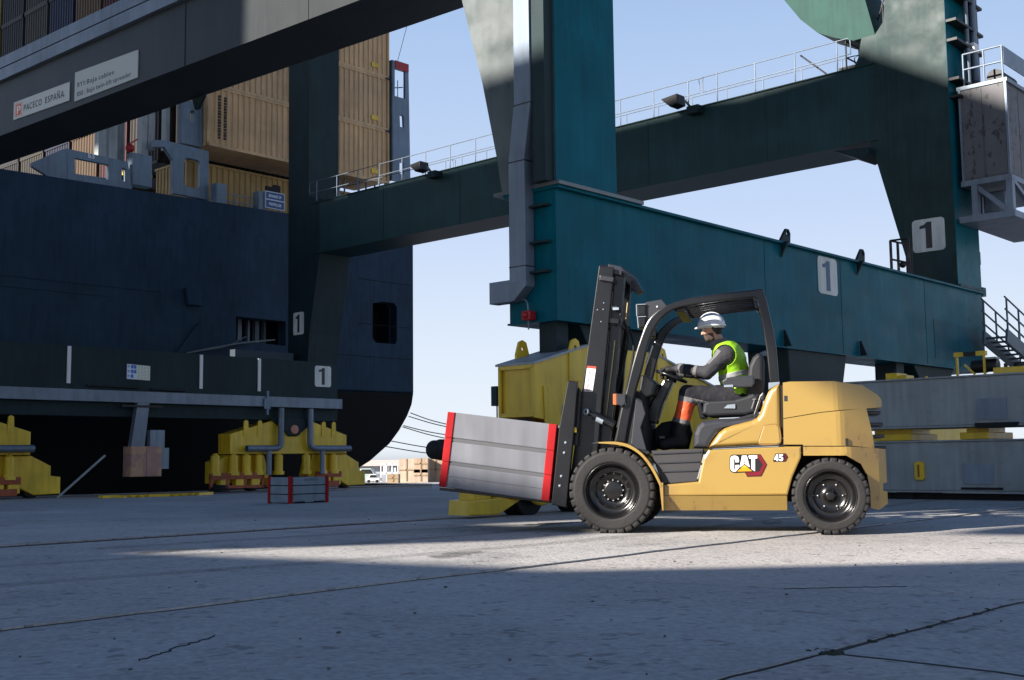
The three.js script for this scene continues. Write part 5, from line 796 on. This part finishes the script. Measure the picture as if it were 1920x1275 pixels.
  part('carriage_stop', bx(...(q => [q[0], q[0] + 0.045, q[1] - 0.03, q[1] + 0.02])([[-2.415, 1.001]][0]), 0.15, 0.2), M.yellow, t);
  const fk = [[-2.621, .344], [-2.524, .317], [-2.536, .259], [-2.644, .27], [-3.833, .408], [-3.833, .436]]; 
  part('fork', side(fk, 0.36, 0.46, 0.004), K, t); part('fork', side(fk, 0.86, 0.96, 0.004), K, t);
  const te = [[-2.284, 1.175], [-2.01, 1.043]];
  part('tilt_cylinder', [rod([...te[0], 0.26], [...te[1], 0.26], 0.02), rod([...[[-2.215, 1.142]][0], 0.26], [...[[-2.005, 1.038]][0], 0.26], 0.04)], K, t);
  part('cylinder_eye', lathe([[0.014, 0.02], [0.034, 0.02], [0.034, -0.02], [0.014, -0.02], [0.014, 0.02]], te[0][0], te[0][1], 0.25, 20), M.greyLight, t);
  part('cylinder_label', rod([...[[-2.178, 1.115]][0], 0.26], [...[[-2.11, 1.082]][0], 0.26], 0.0415), M.greyLight, t);
  part('front_axle', [rod([[[-2.014, .38]][0][0], 0.4, 0.25], [[[-2.014, .38]][0][0], 0.4, 1.1], 0.12), side([[-2.364, .793], [-1.881, .839], [-1.599, .496], [-1.605, .262], [-2.213, .237], [-2.398, .396]], 0.36, 0.98)], M.gap, t);
  // hoses, hinges and bolts
  each('hydraulic_hose', [tube([[...[[-1.922, 2.104]][0], 0.5], [...[[-1.894, 1.886]][0], 0.55], [...[[-1.989, 1.457]][0], 0.52], [...[[-2.072, 1.083]][0], 0.5], [...[[-2.002, .842]][0], 0.5]], 0.012, 40), tube([[...[[-1.911, 2.071]][0], 0.8], [...[[-1.873, 1.831]][0], 0.84], [...[[-1.958, 1.403]][0], 0.82], [...[[-2.052, 1.029]][0], 0.8]], 0.012, 40)], M.rubber, t);
  each('frame_bolt', [[-1.431, .3], [-1.24, .3], [-.549, .307]].map(q => lathe([[0, 0.01], [0.012, 0.006], [0.014, 0]], q[0], q[1], 0.1, 8)), M.liftBlack, t);
  each('hood_latch', [side([[-.371, 1.279], [-.342, 1.278], [-.343, 1.228], [-.373, 1.229]], 0.044, 0.06, 0.003)], M.plastic, hood);
  // wheels
  function wheel(x, y, d, r, rr, width, out) {                                 // out: -1 faces the viewer, 1 faces away
    const n = r > 0.38 ? 30 : 28, gear = (ph) => { const p = []; for (let i = 0; i < n; i++) { const a = (i + ph) / n * Math.PI * 2, s = Math.PI * 2 / n; for (const [f, k] of [[0, 0.925], [0.09, 1], [0.5, 1.004], [0.87, 1], [0.96, 0.925]]) { const q = a + s * f; p.push([r * k * Math.cos(q), r * k * Math.sin(q)]); } } return p; };
    const lug = ph => ex(gear(ph), width * 0.46, 0.018, [circ(0, 0, r * 0.8, 40)], 2);
    const A = lug(0).translate(0, 0, width * 0.04), B = lug(0.5).translate(0, 0, -width * 0.5);
    const core = lathe([[rr, -width * 0.5], [r * 0.93, -width * 0.46], [r * 0.925, width * 0.44], [r * 0.9, width * 0.5], [r * 0.85, width * 0.515], [r * 0.8, width * 0.5], [rr * 1.1, width * 0.515], [rr * 1.03, width * 0.49], [rr, width * 0.44]], 0, 0, 0, 64);
    const rim = lathe([[rr * 1.02, width * 0.44], [rr * 1.015, width * 0.49], [rr * 0.985, width * 0.495], [rr * 0.93, width * 0.43], [rr * 0.9, width * 0.2], [rr * 0.74, width * 0.14], [rr * 0.7, width * 0.17], [rr * 0.66, width * 0.15], [rr * 0.6, width * 0.02], [rr * 0.42, -width * 0.02], [0, -width * 0.02], [0, -width * 0.2], [rr, -width * 0.45]], 0, 0, 0, 56);
    const hub = r > 0.38 ? lathe([[0, width * 0.1], [0.07, width * 0.1], [0.085, width * 0.06], [0.1, width * 0.05], [0.115, -0.01]], 0, 0, 0, 28) : lathe([[0, width * 0.24], [0.034, width * 0.23], [0.045, width * 0.18], [0.05, 0], [0.1, -0.005]], 0, 0, 0, 24);
    const bolts = []; const nb = r > 0.38 ? 12 : 6, br = r > 0.38 ? 0.098 : rr * 0.48; for (let i = 0; i < nb; i++) bolts.push(lathe([[0, width * 0.08], [0.009, width * 0.075], [0.011, 0]], br * Math.cos(i / nb * 6.283), br * Math.sin(i / nb * 6.283), 0, 8));
    const flip = g => { if (out > 0) g.rotateY(Math.PI); return g.translate(x, y, -d); };
    const m = part('wheel', [A, B, core].map(uvBox).map(flip), M.tyre, t);
    part('rim', flip(rim), M.rim, m); part('hub', flip(hub), M.rim, m); part('wheel_nut', bolts.map(flip), M.steel, m);
  }
  const fw = [[-2.011, .38]][0], rw = [[.016, .346]][0];
  wheel(fw[0], 0.405, 0.14, 0.412, 0.262, 0.28, -1); wheel(fw[0], 0.405, 1.16, 0.412, 0.262, 0.28, 1);
  wheel(rw[0], 0.346, 0.13, 0.35, 0.235, 0.22, -1); wheel(rw[0], 0.346, 1.17, 0.35, 0.235, 0.22, 1);
  part('valve_bolt', sph(...[[-2.019, .818]][0], 0.12, 0.013), M.orange, t);
}

// ---------------------------------------------------------------- the grey crate on the forks
{
  const c = [[-3.79, .451], [-2.658, .298], [-2.569, 1.052], [-3.691, 1.201]], d0 = 0.2, d1 = 1.08;
  const t = thing('carried_crate', 'large grey crate with red corner posts carried tilted on the forklift forks', 'crate', [c[0][0], c[0][1], d0], FR.lift);
  const P = (s, h) => [mix(mix(c[0][0], c[1][0], s), mix(c[3][0], c[2][0], s), h), mix(mix(c[0][1], c[1][1], s), mix(c[3][1], c[2][1], s), h)];
  const blk = (s0, s1, h0, h1, a, b, bev = 0.008) => side([P(s0, h0), P(s1, h0), P(s1, h1), P(s0, h1)], a, b, bev);
  M.crateSide = std(0.22, 0.225, 0.25, 0.42, 0.1, { map: grime, bumpMap: plateBump, bumpScale: 0.006 }); M.groove = std(0.075, 0.077, 0.083, 0.7);
  for (const [h0, h1] of [[0.0, 0.298], [0.346, 0.61], [0.662, 1]]) { part('side_board', blk(0.06, 0.935, h0, h1, d0, d0 + 0.03), M.crateSide, t); part('side_board', blk(0.06, 0.935, h0, h1, d1 - 0.03, d1), M.crateSide, t); }
  part('rib', blk(0.06, 0.935, 0.15, 0.165, d0 - 0.006, d0 + 0.01, 0.003), M.crateSide, t);
  part('groove_panel', [blk(0.05, 0.95, 0.08, 0.96, d0 + 0.009, d1 - 0.009), ], M.groove, t);
  each('end_board', [blk(0.955, 0.985, 0.08, 0.95, d0 + 0.03, d1 - 0.03), blk(0.01, 0.03, 0.08, 0.95, d0 + 0.03, d1 - 0.03)], M.crateSide, t);
  for (const [s0, s1] of [[0, 0.068], [0.928, 1]]) for (const a of [d0 - 0.012, d1 - 0.06]) { const p = part('corner_post', [blk(s0, s1, 0, 0.31, a, a + 0.075, 0.006), blk(s0 + 0.004, s1 - 0.004, 0.3, 0.35, a + 0.008, a + 0.07, 0.003), blk(s0, s1, 0.34, 0.63, a, a + 0.075, 0.006), blk(s0 + 0.004, s1 - 0.004, 0.62, 0.67, a + 0.008, a + 0.07, 0.003), blk(s0, s1, 0.66, 1, a, a + 0.075, 0.006)], M.crateRed, t); }
  part('scratch', [[0.13, 0.13, 0.17, 0.03], [0.16, 0.11, 0.185, 0.04], [0.12, 0.07, 0.15, 0.03], [0.2, 0.14, 0.235, 0.1], [0.26, 0.09, 0.28, 0.05], [0.3, 0.1, 0.31, 0.06], [0.22, 0.06, 0.27, 0.03]].map(q => bar([...P(q[0], q[1]), d0 - 0.0005], [...P(q[2], q[3]), d0 - 0.0005], 0.004, 0.002)), M.groove, t);
}

// ---------------------------------------------------------------- the driver (faces -X, towards the mast)
{
  const t = thing('person', 'driver in white helmet and yellow hi-vis vest sitting with both hands on the wheel', 'person', [-1, 0.9, 0.7], FR.lift);
  const J = (q, d) => [q[0], q[1], d];
  const pel = J([[-.822, 1.354]][0], 0.71), waist = J([[-.834, 1.483]][0], 0.71), chest = J([[-.872, 1.635]][0], 0.71), upper = J([[-.921, 1.749]][0], 0.71), neck = J([[-.982, 1.848]][0], 0.71), hc = J([[-1.057, 2.003]][0], 0.71);
  const side2 = s => s < 0
    ? { sh: J([[-.919, 1.729]][0], 0.54), el: J([[-1.099, 1.551]][0], 0.49), wr: J([[-1.383, 1.605]][0], 0.57), hand: J([[-1.492, 1.596]][0], 0.6), hip: J([[-.814, 1.317]][0], 0.62), kn: J([[-1.3, 1.343]][0], 0.57), an: J([[-1.399, .956]][0], 0.57), toe: J([[-1.556, .842]][0], 0.56) }
    : { sh: J([[-.935, 1.759]][0], 0.88), el: J([[-1.136, 1.57]][0], 0.93), wr: J([[-1.418, 1.578]][0], 0.85), hand: J([[-1.502, 1.573]][0], 0.81), hip: J([[-.821, 1.327]][0], 0.8), kn: J([[-1.317, 1.347]][0], 0.86), an: J([[-1.457, .974]][0], 0.86), toe: J([[-1.612, .856]][0], 0.87) };
  const L = side2(-1), R = side2(1);
  const cap = (p, a, b, ra, rb) => { const abx = b[0] - a[0], aby = b[1] - a[1], abd = b[2] - a[2], px = p[0] - a[0], py = p[1] - a[1], pd = p[2] - a[2]; const h = clamp((px * abx + py * aby + pd * abd) / (abx * abx + aby * aby + abd * abd)); return Math.hypot(px - abx * h, py - aby * h, pd - abd * h) - (ra + (rb - ra) * h); };
  const ell = (p, c, r) => { const x = (p[0] - c[0]) / r[0], y = (p[1] - c[1]) / r[1], z = (p[2] - c[2]) / r[2], k0 = Math.hypot(x, y, z), k1 = Math.hypot(x / r[0], y / r[1], z / r[2]); return k1 ? k0 * (k0 - 1) / k1 : -1; };
  const smin = (a, b, k) => { const h = clamp(0.5 + 0.5 * (b - a) / k); return b + (a - b) * h - k * h * (1 - h); };
  const all = (k, ...d) => d.reduce((a, b) => smin(a, b, k));
  function fieldMesh(fn, lo, hi, cell) {
    const size = Math.max(hi[0] - lo[0], hi[1] - lo[1], hi[2] - lo[2]) + cell * 6, n = Math.ceil(size / cell), c = [0, 1, 2].map(i => (lo[i] + hi[i]) / 2), hs = n / 2;
    const mc = new MarchingCubes(n, M.seat, false, false, 400000); mc.isolation = 0;
    for (let k = 0; k < n; k++) for (let j = 0; j < n; j++) for (let i = 0; i < n; i++) mc.field[i + j * n + k * n * n] = -fn([c[0] + (i - hs) / hs * size / 2, c[1] + (j - hs) / hs * size / 2, c[2] + (k - hs) / hs * size / 2]);
    mc.update(); const cnt = mc.count, pos = new Float32Array(cnt * 3), nor = new Float32Array(cnt * 3), e = cell * 0.5;
    for (let v = 0; v < cnt; v++) { const p = [0, 1, 2].map(i => c[i] + mc.positionArray[v * 3 + i] * size / 2); const g = [fn([p[0] + e, p[1], p[2]]) - fn([p[0] - e, p[1], p[2]]), fn([p[0], p[1] + e, p[2]]) - fn([p[0], p[1] - e, p[2]]), fn([p[0], p[1], p[2] + e]) - fn([p[0], p[1], p[2] - e])], l = Math.hypot(...g) || 1; pos.set([p[0], p[1], -p[2]], v * 3); nor.set([g[0] / l, g[1] / l, -g[2] / l], v * 3); }
    // the flip of D turns the winding round
    for (let v = 0; v < cnt; v += 3) for (let i = 0; i < 3; i++) { let a = pos[v * 3 + 3 + i]; pos[v * 3 + 3 + i] = pos[v * 3 + 6 + i]; pos[v * 3 + 6 + i] = a; a = nor[v * 3 + 3 + i]; nor[v * 3 + 3 + i] = nor[v * 3 + 6 + i]; nor[v * 3 + 6 + i] = a; }
    const g = new THREE.BufferGeometry(); g.setAttribute('position', new THREE.BufferAttribute(pos, 3)); g.setAttribute('normal', new THREE.BufferAttribute(nor, 3)); return g;
  }
  const wob = (p, f, s) => (vnoise(p[0] * f + 50, p[1] * f + 50, 256, s) + vnoise(p[1] * f + 90, p[2] * f + 70, 256, s + 1) - 1);
  // head, in its own axes: x forward, y up, z to the near side
  const ht = -14 * Math.PI / 180, cf = Math.cos(ht), sf = Math.sin(ht);
  const toHead = p => { const x = -(p[0] - hc[0]), y = p[1] - hc[1], z = -(p[2] - hc[2]); return [x * cf + y * sf, -x * sf + y * cf, z]; };
  const fromHead = (x, y, z) => [hc[0] - (x * cf - y * sf), hc[1] + x * sf + y * cf, hc[2] - z];
  function headD(p) {
    const q = toHead(p); let d = ell(q, [-0.008, 0.035, 0], [0.098, 0.1, 0.077]);
    d = smin(d, ell(q, [0.03, -0.045, 0], [0.062, 0.062, 0.056]), 0.035); d = smin(d, ell(q, [0.07, -0.088, 0], [0.02, 0.02, 0.024]), 0.03); d = smin(d, ell(q, [0.078, 0.026, 0], [0.02, 0.014, 0.05]), 0.018);
    d = smin(d, cap(q, [0.088, 0.015, 0], [0.108, -0.022, 0], 0.008, 0.013), 0.012); d = smin(d, ell(q, [0.082, -0.055, 0], [0.016, 0.008, 0.024]), 0.01); d = smin(d, ell(q, [0.083, -0.069, 0], [0.014, 0.008, 0.022]), 0.008);
    for (const s of [-1, 1]) { d = smin(d, ell(q, [-0.012, -0.008, s * 0.077], [0.02, 0.032, 0.011]), 0.008); d = -smin(-d, ell(q, [0.094, 0.005, s * 0.032], [0.016, 0.011, 0.017]), 0.012); d = smin(d, ell(q, [0.06, -0.025, s * 0.045], [0.022, 0.018, 0.018]), 0.02); }
    return smin(d, cap(p, [hc[0] + 0.03, hc[1] - 0.06, hc[2]], [neck[0] + 0.01, neck[1] - 0.03, neck[2]], 0.055, 0.062), 0.03);
  }
  const torsoD = (p, o) => all(0.09, ell(p, pel, [0.13 + o, 0.11 + o, 0.17 + o]), cap(p, pel, waist, 0.115 + o, 0.115 + o), ell(p, chest, [0.125 + o, 0.17 + o, 0.18 + o]), ell(p, upper, [0.1 + o, 0.09 + o, 0.185 + o]), cap(p, L.sh, R.sh, 0.075 + o, 0.075 + o));
  const armD = (p, S, o) => smin(cap(p, S.sh, S.el, 0.068 + o, 0.055 + o), cap(p, S.el, S.wr, 0.055 + o, 0.038 + o), 0.03);
  const legD = (p, S, o) => all(0.05, cap(p, S.hip, S.kn, 0.098 + o, 0.07 + o), cap(p, S.kn, S.an, 0.068 + o, 0.048 + o));
  const footD = (p, S, o) => all(0.03, cap(p, S.an, [S.an[0] + 0.02, S.toe[1] + 0.03, S.an[2]], 0.052 + o, 0.05 + o), cap(p, [S.an[0] + 0.015, S.toe[1] + 0.035, S.an[2]], S.toe, 0.046 + o, 0.042 + o));
  function handD(p, S, o) {
    const a = S.wr, dx = S.hand[0] - a[0], dy = S.hand[1] - a[1], s = S === L ? -1 : 1, w = [a[0] + dx * 1.0, a[1] + dy - 0.0, S.hand[2]];
    let d = cap(p, a, w, 0.03 + o, 0.034 + o); d = smin(d, ell(p, w, [0.05 + o, 0.026 + o, 0.046 + o]), 0.02);
    for (let i = 0; i < 4; i++) { const z = w[2] + (i - 1.5) * 0.022, len = [0.036, 0.044, 0.042, 0.032][i], k = [w[0] - 0.045, w[1] + 0.004, z], m = [w[0] - 0.045 - len, w[1] - 0.012, z], e = [m[0] + 0.008, m[1] - 0.034, z]; d = smin(d, Math.min(cap(p, k, m, 0.0105 + o, 0.01 + o), cap(p, m, e, 0.01 + o, 0.009 + o)), 0.006); }
    const tb = [w[0] - 0.005, w[1] - 0.005, w[2] - s * 0.035], tm = [w[0] - 0.045, w[1] + 0.012, w[2] - s * 0.055], te = [w[0] - 0.085, w[1] + 0.008, w[2] - s * 0.05]; return smin(d, smin(cap(p, tb, tm, 0.014 + o, 0.012 + o), cap(p, tm, te, 0.012 + o, 0.01 + o), 0.006), 0.012);
  }
  const skin = std(0.5, 0.26, 0.18, 0.5);
  const bodyFn = p => all(0.03, torsoD(p, -0.012), armD(p, L, -0.012), armD(p, R, -0.012), legD(p, L, -0.024), legD(p, R, -0.024), footD(p, L, -0.014), footD(p, R, -0.014), cap(p, neck, upper, 0.055, 0.06));
  const lo = [R.toe[0] - 0.1, L.toe[1] - 0.08, 0.38], hi = [pel[0] + 0.25, upper[1] + 0.12, 1.06];
  const body = part('body', [fieldMesh(bodyFn, lo, hi, 0.014), fieldMesh(headD, [hc[0] - 0.14, neck[1] - 0.04, 0.6], [hc[0] + 0.13, hc[1] + 0.15, 0.82], 0.004), fieldMesh(p => handD(p, L, -0.003), [L.hand[0] - 0.14, L.hand[1] - 0.09, 0.5], [L.wr[0] + 0.03, L.hand[1] + 0.07, 0.7], 0.004), fieldMesh(p => handD(p, R, -0.003), [R.hand[0] - 0.14, R.hand[1] - 0.09, 0.72], [R.wr[0] + 0.03, R.hand[1] + 0.07, 0.93], 0.004)], skin, t);
  for (const s of [-1, 1]) { const e = fromHead(0.079, 0.005, s * 0.031); const y = part('eye', sph(...e, 0.0125), std(0.6, 0.58, 0.55, 0.3), body); const pu = fromHead(0.089, 0.003, s * 0.031); part('pupil', sph(...pu, 0.0055), M.gap, body); const b0 = fromHead(0.092, 0.026, s * 0.018), b1 = fromHead(0.082, 0.026, s * 0.052); part('eyebrow', rod(b0, b1, 0.005, 0.004, 6), M.gap, body); }
  part('hair', fieldMesh(p => { const q = toHead(p); return Math.max(headD(p) - 0.007, q[0] + 0.0 + Math.max(0, -q[1] - 0.01) * 0.5, -q[1] - 0.075, q[1] - 0.06); }, [hc[0] - 0.06, hc[1] - 0.12, 0.6], [hc[0] + 0.14, hc[1] + 0.1, 0.82], 0.005), std(0.02, 0.015, 0.012, 0.8), t);
  part('beard', fieldMesh(p => { const q = toHead(p); return Math.max(headD(p) - 0.003, -(ell(q, [0.08, -0.06, 0], [0.02, 0.014, 0.02])), q[1] + 0.045 - q[0] * 0.15, -q[0] + 0.0, -q[1] - 0.12); }, [hc[0] - 0.13, hc[1] - 0.14, 0.6], [hc[0] + 0.05, hc[1] + 0.0, 0.82], 0.004), std(0.07, 0.045, 0.035, 0.85), t);
  // jacket with collar and cuffs
  const fabric = (r, g, b, rough = 0.85) => std(r, g, b, rough, 0, { bumpMap: fineBump, bumpScale: 0.002 });
  const jack = fabric(0.024, 0.024, 0.028);
  const jackD = p => all(0.04, torsoD(p, 0.006), armD(p, L, 0.008), armD(p, R, 0.008)) + 0.012 * wob(p, 14, 301) + 0.005 * wob(p, 38, 305);
  part('jacket', fieldMesh(p => Math.max(jackD(p), pel[1] - 0.06 - p[1], p[1] - neck[1] - 0.03), [R.wr[0] - 0.05, pel[1] - 0.12, 0.4], [pel[0] + 0.22, neck[1] + 0.1, 1.02], 0.011), jack, t);
  const pale = fabric(0.13, 0.125, 0.125);
  part('collar', fieldMesh(p => Math.max(Math.abs(cap(p, [hc[0] + 0.035, hc[1] - 0.085, hc[2]], [neck[0] + 0.008, neck[1] - 0.05, neck[2]], 0.07, 0.092)) - 0.009, p[1] - neck[1] - 0.045 - (p[0] - neck[0]) * 0.25, neck[1] - 0.06 - p[1]), [neck[0] - 0.14, neck[1] - 0.12, 0.56], [neck[0] + 0.16, neck[1] + 0.12, 0.86], 0.006), pale, t);
  const along = (p, a, b) => ((p[0] - a[0]) * (b[0] - a[0]) + (p[1] - a[1]) * (b[1] - a[1]) + (p[2] - a[2]) * (b[2] - a[2])) / ((b[0] - a[0]) ** 2 + (b[1] - a[1]) ** 2 + (b[2] - a[2]) ** 2);
  for (const S of [L, R]) {
    const bb = [[S.wr[0] - 0.08, S.el[1] - 0.12, Math.min(S.el[2], S.wr[2]) - 0.1], [S.sh[0] + 0.1, S.sh[1] + 0.1, Math.max(S.el[2], S.sh[2]) + 0.1]];
    part('cuff', fieldMesh(p => Math.max(armD(p, S, 0.013), 0.82 - along(p, S.el, S.wr), along(p, S.el, S.wr) - 1.02), ...bb, 0.008), pale, t);
    part('sleeve_band', fieldMesh(p => Math.max(jackD(p) - 0.004, 0.33 - along(p, S.el, S.wr), along(p, S.el, S.wr) - 0.46), ...bb, 0.008), pale, t);
    part('sleeve_patch', fieldMesh(p => Math.max(jackD(p) - 0.0035, along(p, S.sh, S.el) - 0.78, 0.1 - along(p, S.sh, S.el), (p[0] - (S.sh[0] + (S.el[0] - S.sh[0]) * along(p, S.sh, S.el))) + 0.022), ...bb, 0.008), pale, t);
    part('sleeve_cloth', fieldMesh(p => Math.max(jackD(p) - 0.0035, 0.52 - along(p, S.el, S.wr), along(p, S.el, S.wr) - 0.8), ...bb, 0.008), fabric(0.009, 0.01, 0.015), t);
  }
  // hi-vis vest with a reflective band
  const vest = std(0.25, 0.5, 0.012, 0.6, 0, { bumpMap: fineBump, bumpScale: 0.002 });
  const vestD = p => torsoD(p, 0.026) + 0.012 * wob(p, 11, 331) + 0.004 * wob(p, 30, 337);
  const armCut = p => Math.min(cap(p, L.sh, L.el, 0.1, 0.09), cap(p, R.sh, R.el, 0.1, 0.09), cap(p, [L.sh[0], L.sh[1], L.sh[2] - 0.2], [L.sh[0] - 0.01, L.sh[1] - 0.02, L.sh[2] + 0.02], 0.1, 0.105), cap(p, [R.sh[0], R.sh[1], R.sh[2] + 0.2], [R.sh[0] - 0.01, R.sh[1] - 0.02, R.sh[2] - 0.02], 0.1, 0.105));
  const vestClip = p => Math.max(-armCut(p), pel[1] - 0.05 - p[1], p[1] - neck[1] + 0.012 - (p[0] - neck[0]) * 0.35, -(cap(p, [neck[0] - 0.03, neck[1] + 0.1, neck[2]], [neck[0] - 0.02, neck[1] - 0.03, neck[2]], 0.09, 0.08)));
  const vlo = [chest[0] - 0.25, pel[1] - 0.12, 0.44], vhi = [pel[0] + 0.24, neck[1] + 0.1, 0.98];
  part('vest', fieldMesh(p => Math.max(vestD(p), vestClip(p)), vlo, vhi, 0.0095), vest, t);
  part('reflective_band', fieldMesh(p => { const y = p[1] - (waist[1] + 0.045 + (p[0] - waist[0]) * 0.22); return Math.max(vestD(p) - 0.005, vestClip(p), Math.abs(y) - 0.025); }, vlo, vhi, 0.0085), std(0.3, 0.31, 0.32, 0.35, 0.3), t);
  part('vest_hem', fieldMesh(p => Math.max(vestD(p) + 0.004, pel[1] - 0.085 - p[1], p[1] - pel[1] + 0.045, pel[0] - 0.02 - p[0]), vlo, vhi, 0.01), vest, t);
  // trousers, knee bands, boots, gloves
  const tr = fabric(0.006, 0.006, 0.01), trD = p => all(0.06, legD(p, L, 0.012), legD(p, R, 0.012), ell(p, pel, [0.14, 0.12, 0.19])) + 0.014 * wob(p, 12, 351) + 0.005 * wob(p, 34, 353);
  const tlo = [R.an[0] - 0.12, R.an[1] - 0.1, 0.4], thi = [pel[0] + 0.2, pel[1] + 0.1, 1.02];
  part('trousers', fieldMesh(p => Math.max(trD(p), p[1] - pel[1] - 0.05 - Math.max(0, pel[0] - 0.12 - p[0]) * 2), tlo, thi, 0.012), tr, t);
  for (const S of [L, R]) {
    const bb = [[S.an[0] - 0.16, S.an[1] - 0.06, S.kn[2] - 0.14], [S.kn[0] + 0.16, S.kn[1] + 0.1, S.kn[2] + 0.14]], a = p => along(p, S.kn, S.an);
    part('orange_band', fieldMesh(p => Math.max(trD(p) - 0.006, 0.2 - a(p), a(p) - 0.66), ...bb, 0.009), std(0.75, 0.1, 0.03, 0.6), t);
    part('grey_band', fieldMesh(p => Math.max(trD(p) - 0.0075, 0.08 - a(p), a(p) - 0.22), ...bb, 0.009), pale, t); part('grey_band', fieldMesh(p => Math.max(trD(p) - 0.0075, 0.64 - a(p), a(p) - 0.76), ...bb, 0.009), pale, t);
    part('boot', fieldMesh(p => Math.max(Math.min(footD(p, S, 0.014), Math.max(cap(p, S.kn, S.an, 0.07, 0.064), 0.72 - a(p)))), [S.toe[0] - 0.08, S.toe[1] - 0.07, S.an[2] - 0.1], [S.an[0] + 0.12, S.kn[1] - 0.15, S.an[2] + 0.1], 0.008), M.rubber, t);
    part('glove', fieldMesh(p => handD(p, S, 0.002), [S.hand[0] - 0.15, S.hand[1] - 0.09, S.hand[2] - 0.1], [S.wr[0] + 0.045, S.hand[1] + 0.07, S.hand[2] + 0.1], 0.0038), std(0.006, 0.006, 0.007, 0.75), t);
  }
  // helmet
  const hw = phys(0.72, 0.74, 0.78, 0.3, { clearcoat: 0.6, clearcoatRoughness: 0.2 });
  const hq = fromHead(-0.004, 0.04, 0), tilt = 0.03;
  const dome = new THREE.SphereGeometry(1, 40, 20, 0, Math.PI * 2, 0, Math.PI * 0.5).scale(0.134, 0.13, 0.108);
  const ridge = new THREE.SphereGeometry(1, 24, 16, 0, Math.PI * 2, 0, Math.PI * 0.5).scale(0.138, 0.137, 0.03);
  const brimS = new THREE.Shape(); brimS.absellipse(0, 0, 0.142, 0.115, 0, Math.PI * 2); 
  const rimR = new THREE.ExtrudeGeometry(brimS, { depth: 0.01, bevelEnabled: true, bevelSize: 0.004, bevelThickness: 0.004, bevelSegments: 2, curveSegments: 32 }).rotateX(-Math.PI / 2).translate(0, -0.012, 0);
  const peakS = new THREE.Shape(); peakS.absellipse(-0.1, 0, 0.068, 0.075, 0, Math.PI * 2);
  const peak = new THREE.ExtrudeGeometry(peakS, { depth: 0.007, bevelEnabled: true, bevelSize: 0.003, bevelThickness: 0.003, bevelSegments: 2, curveSegments: 32 }).rotateX(-Math.PI / 2).rotateZ(0.16).translate(0.0, -0.002, 0);
  const H = g => g.rotateZ(tilt).translate(hq[0], hq[1] - 0.002, -hq[2]);
  part('helmet', [dome, ridge, rimR, peak].map(uvBox).map(H), hw, t);
  part('helmet_band', [H(new THREE.CylinderGeometry(1, 1, 0.03, 32, 1, true).scale(0.118, 1, 0.094).translate(0.012, -0.02, 0))], std(0.5, 0.48, 0.42, 0.7), t);
}

scene.traverse(o => { if (o.isMesh) { o.castShadow = true; o.receiveShadow = true; } });
renderer.render(scene, camera);
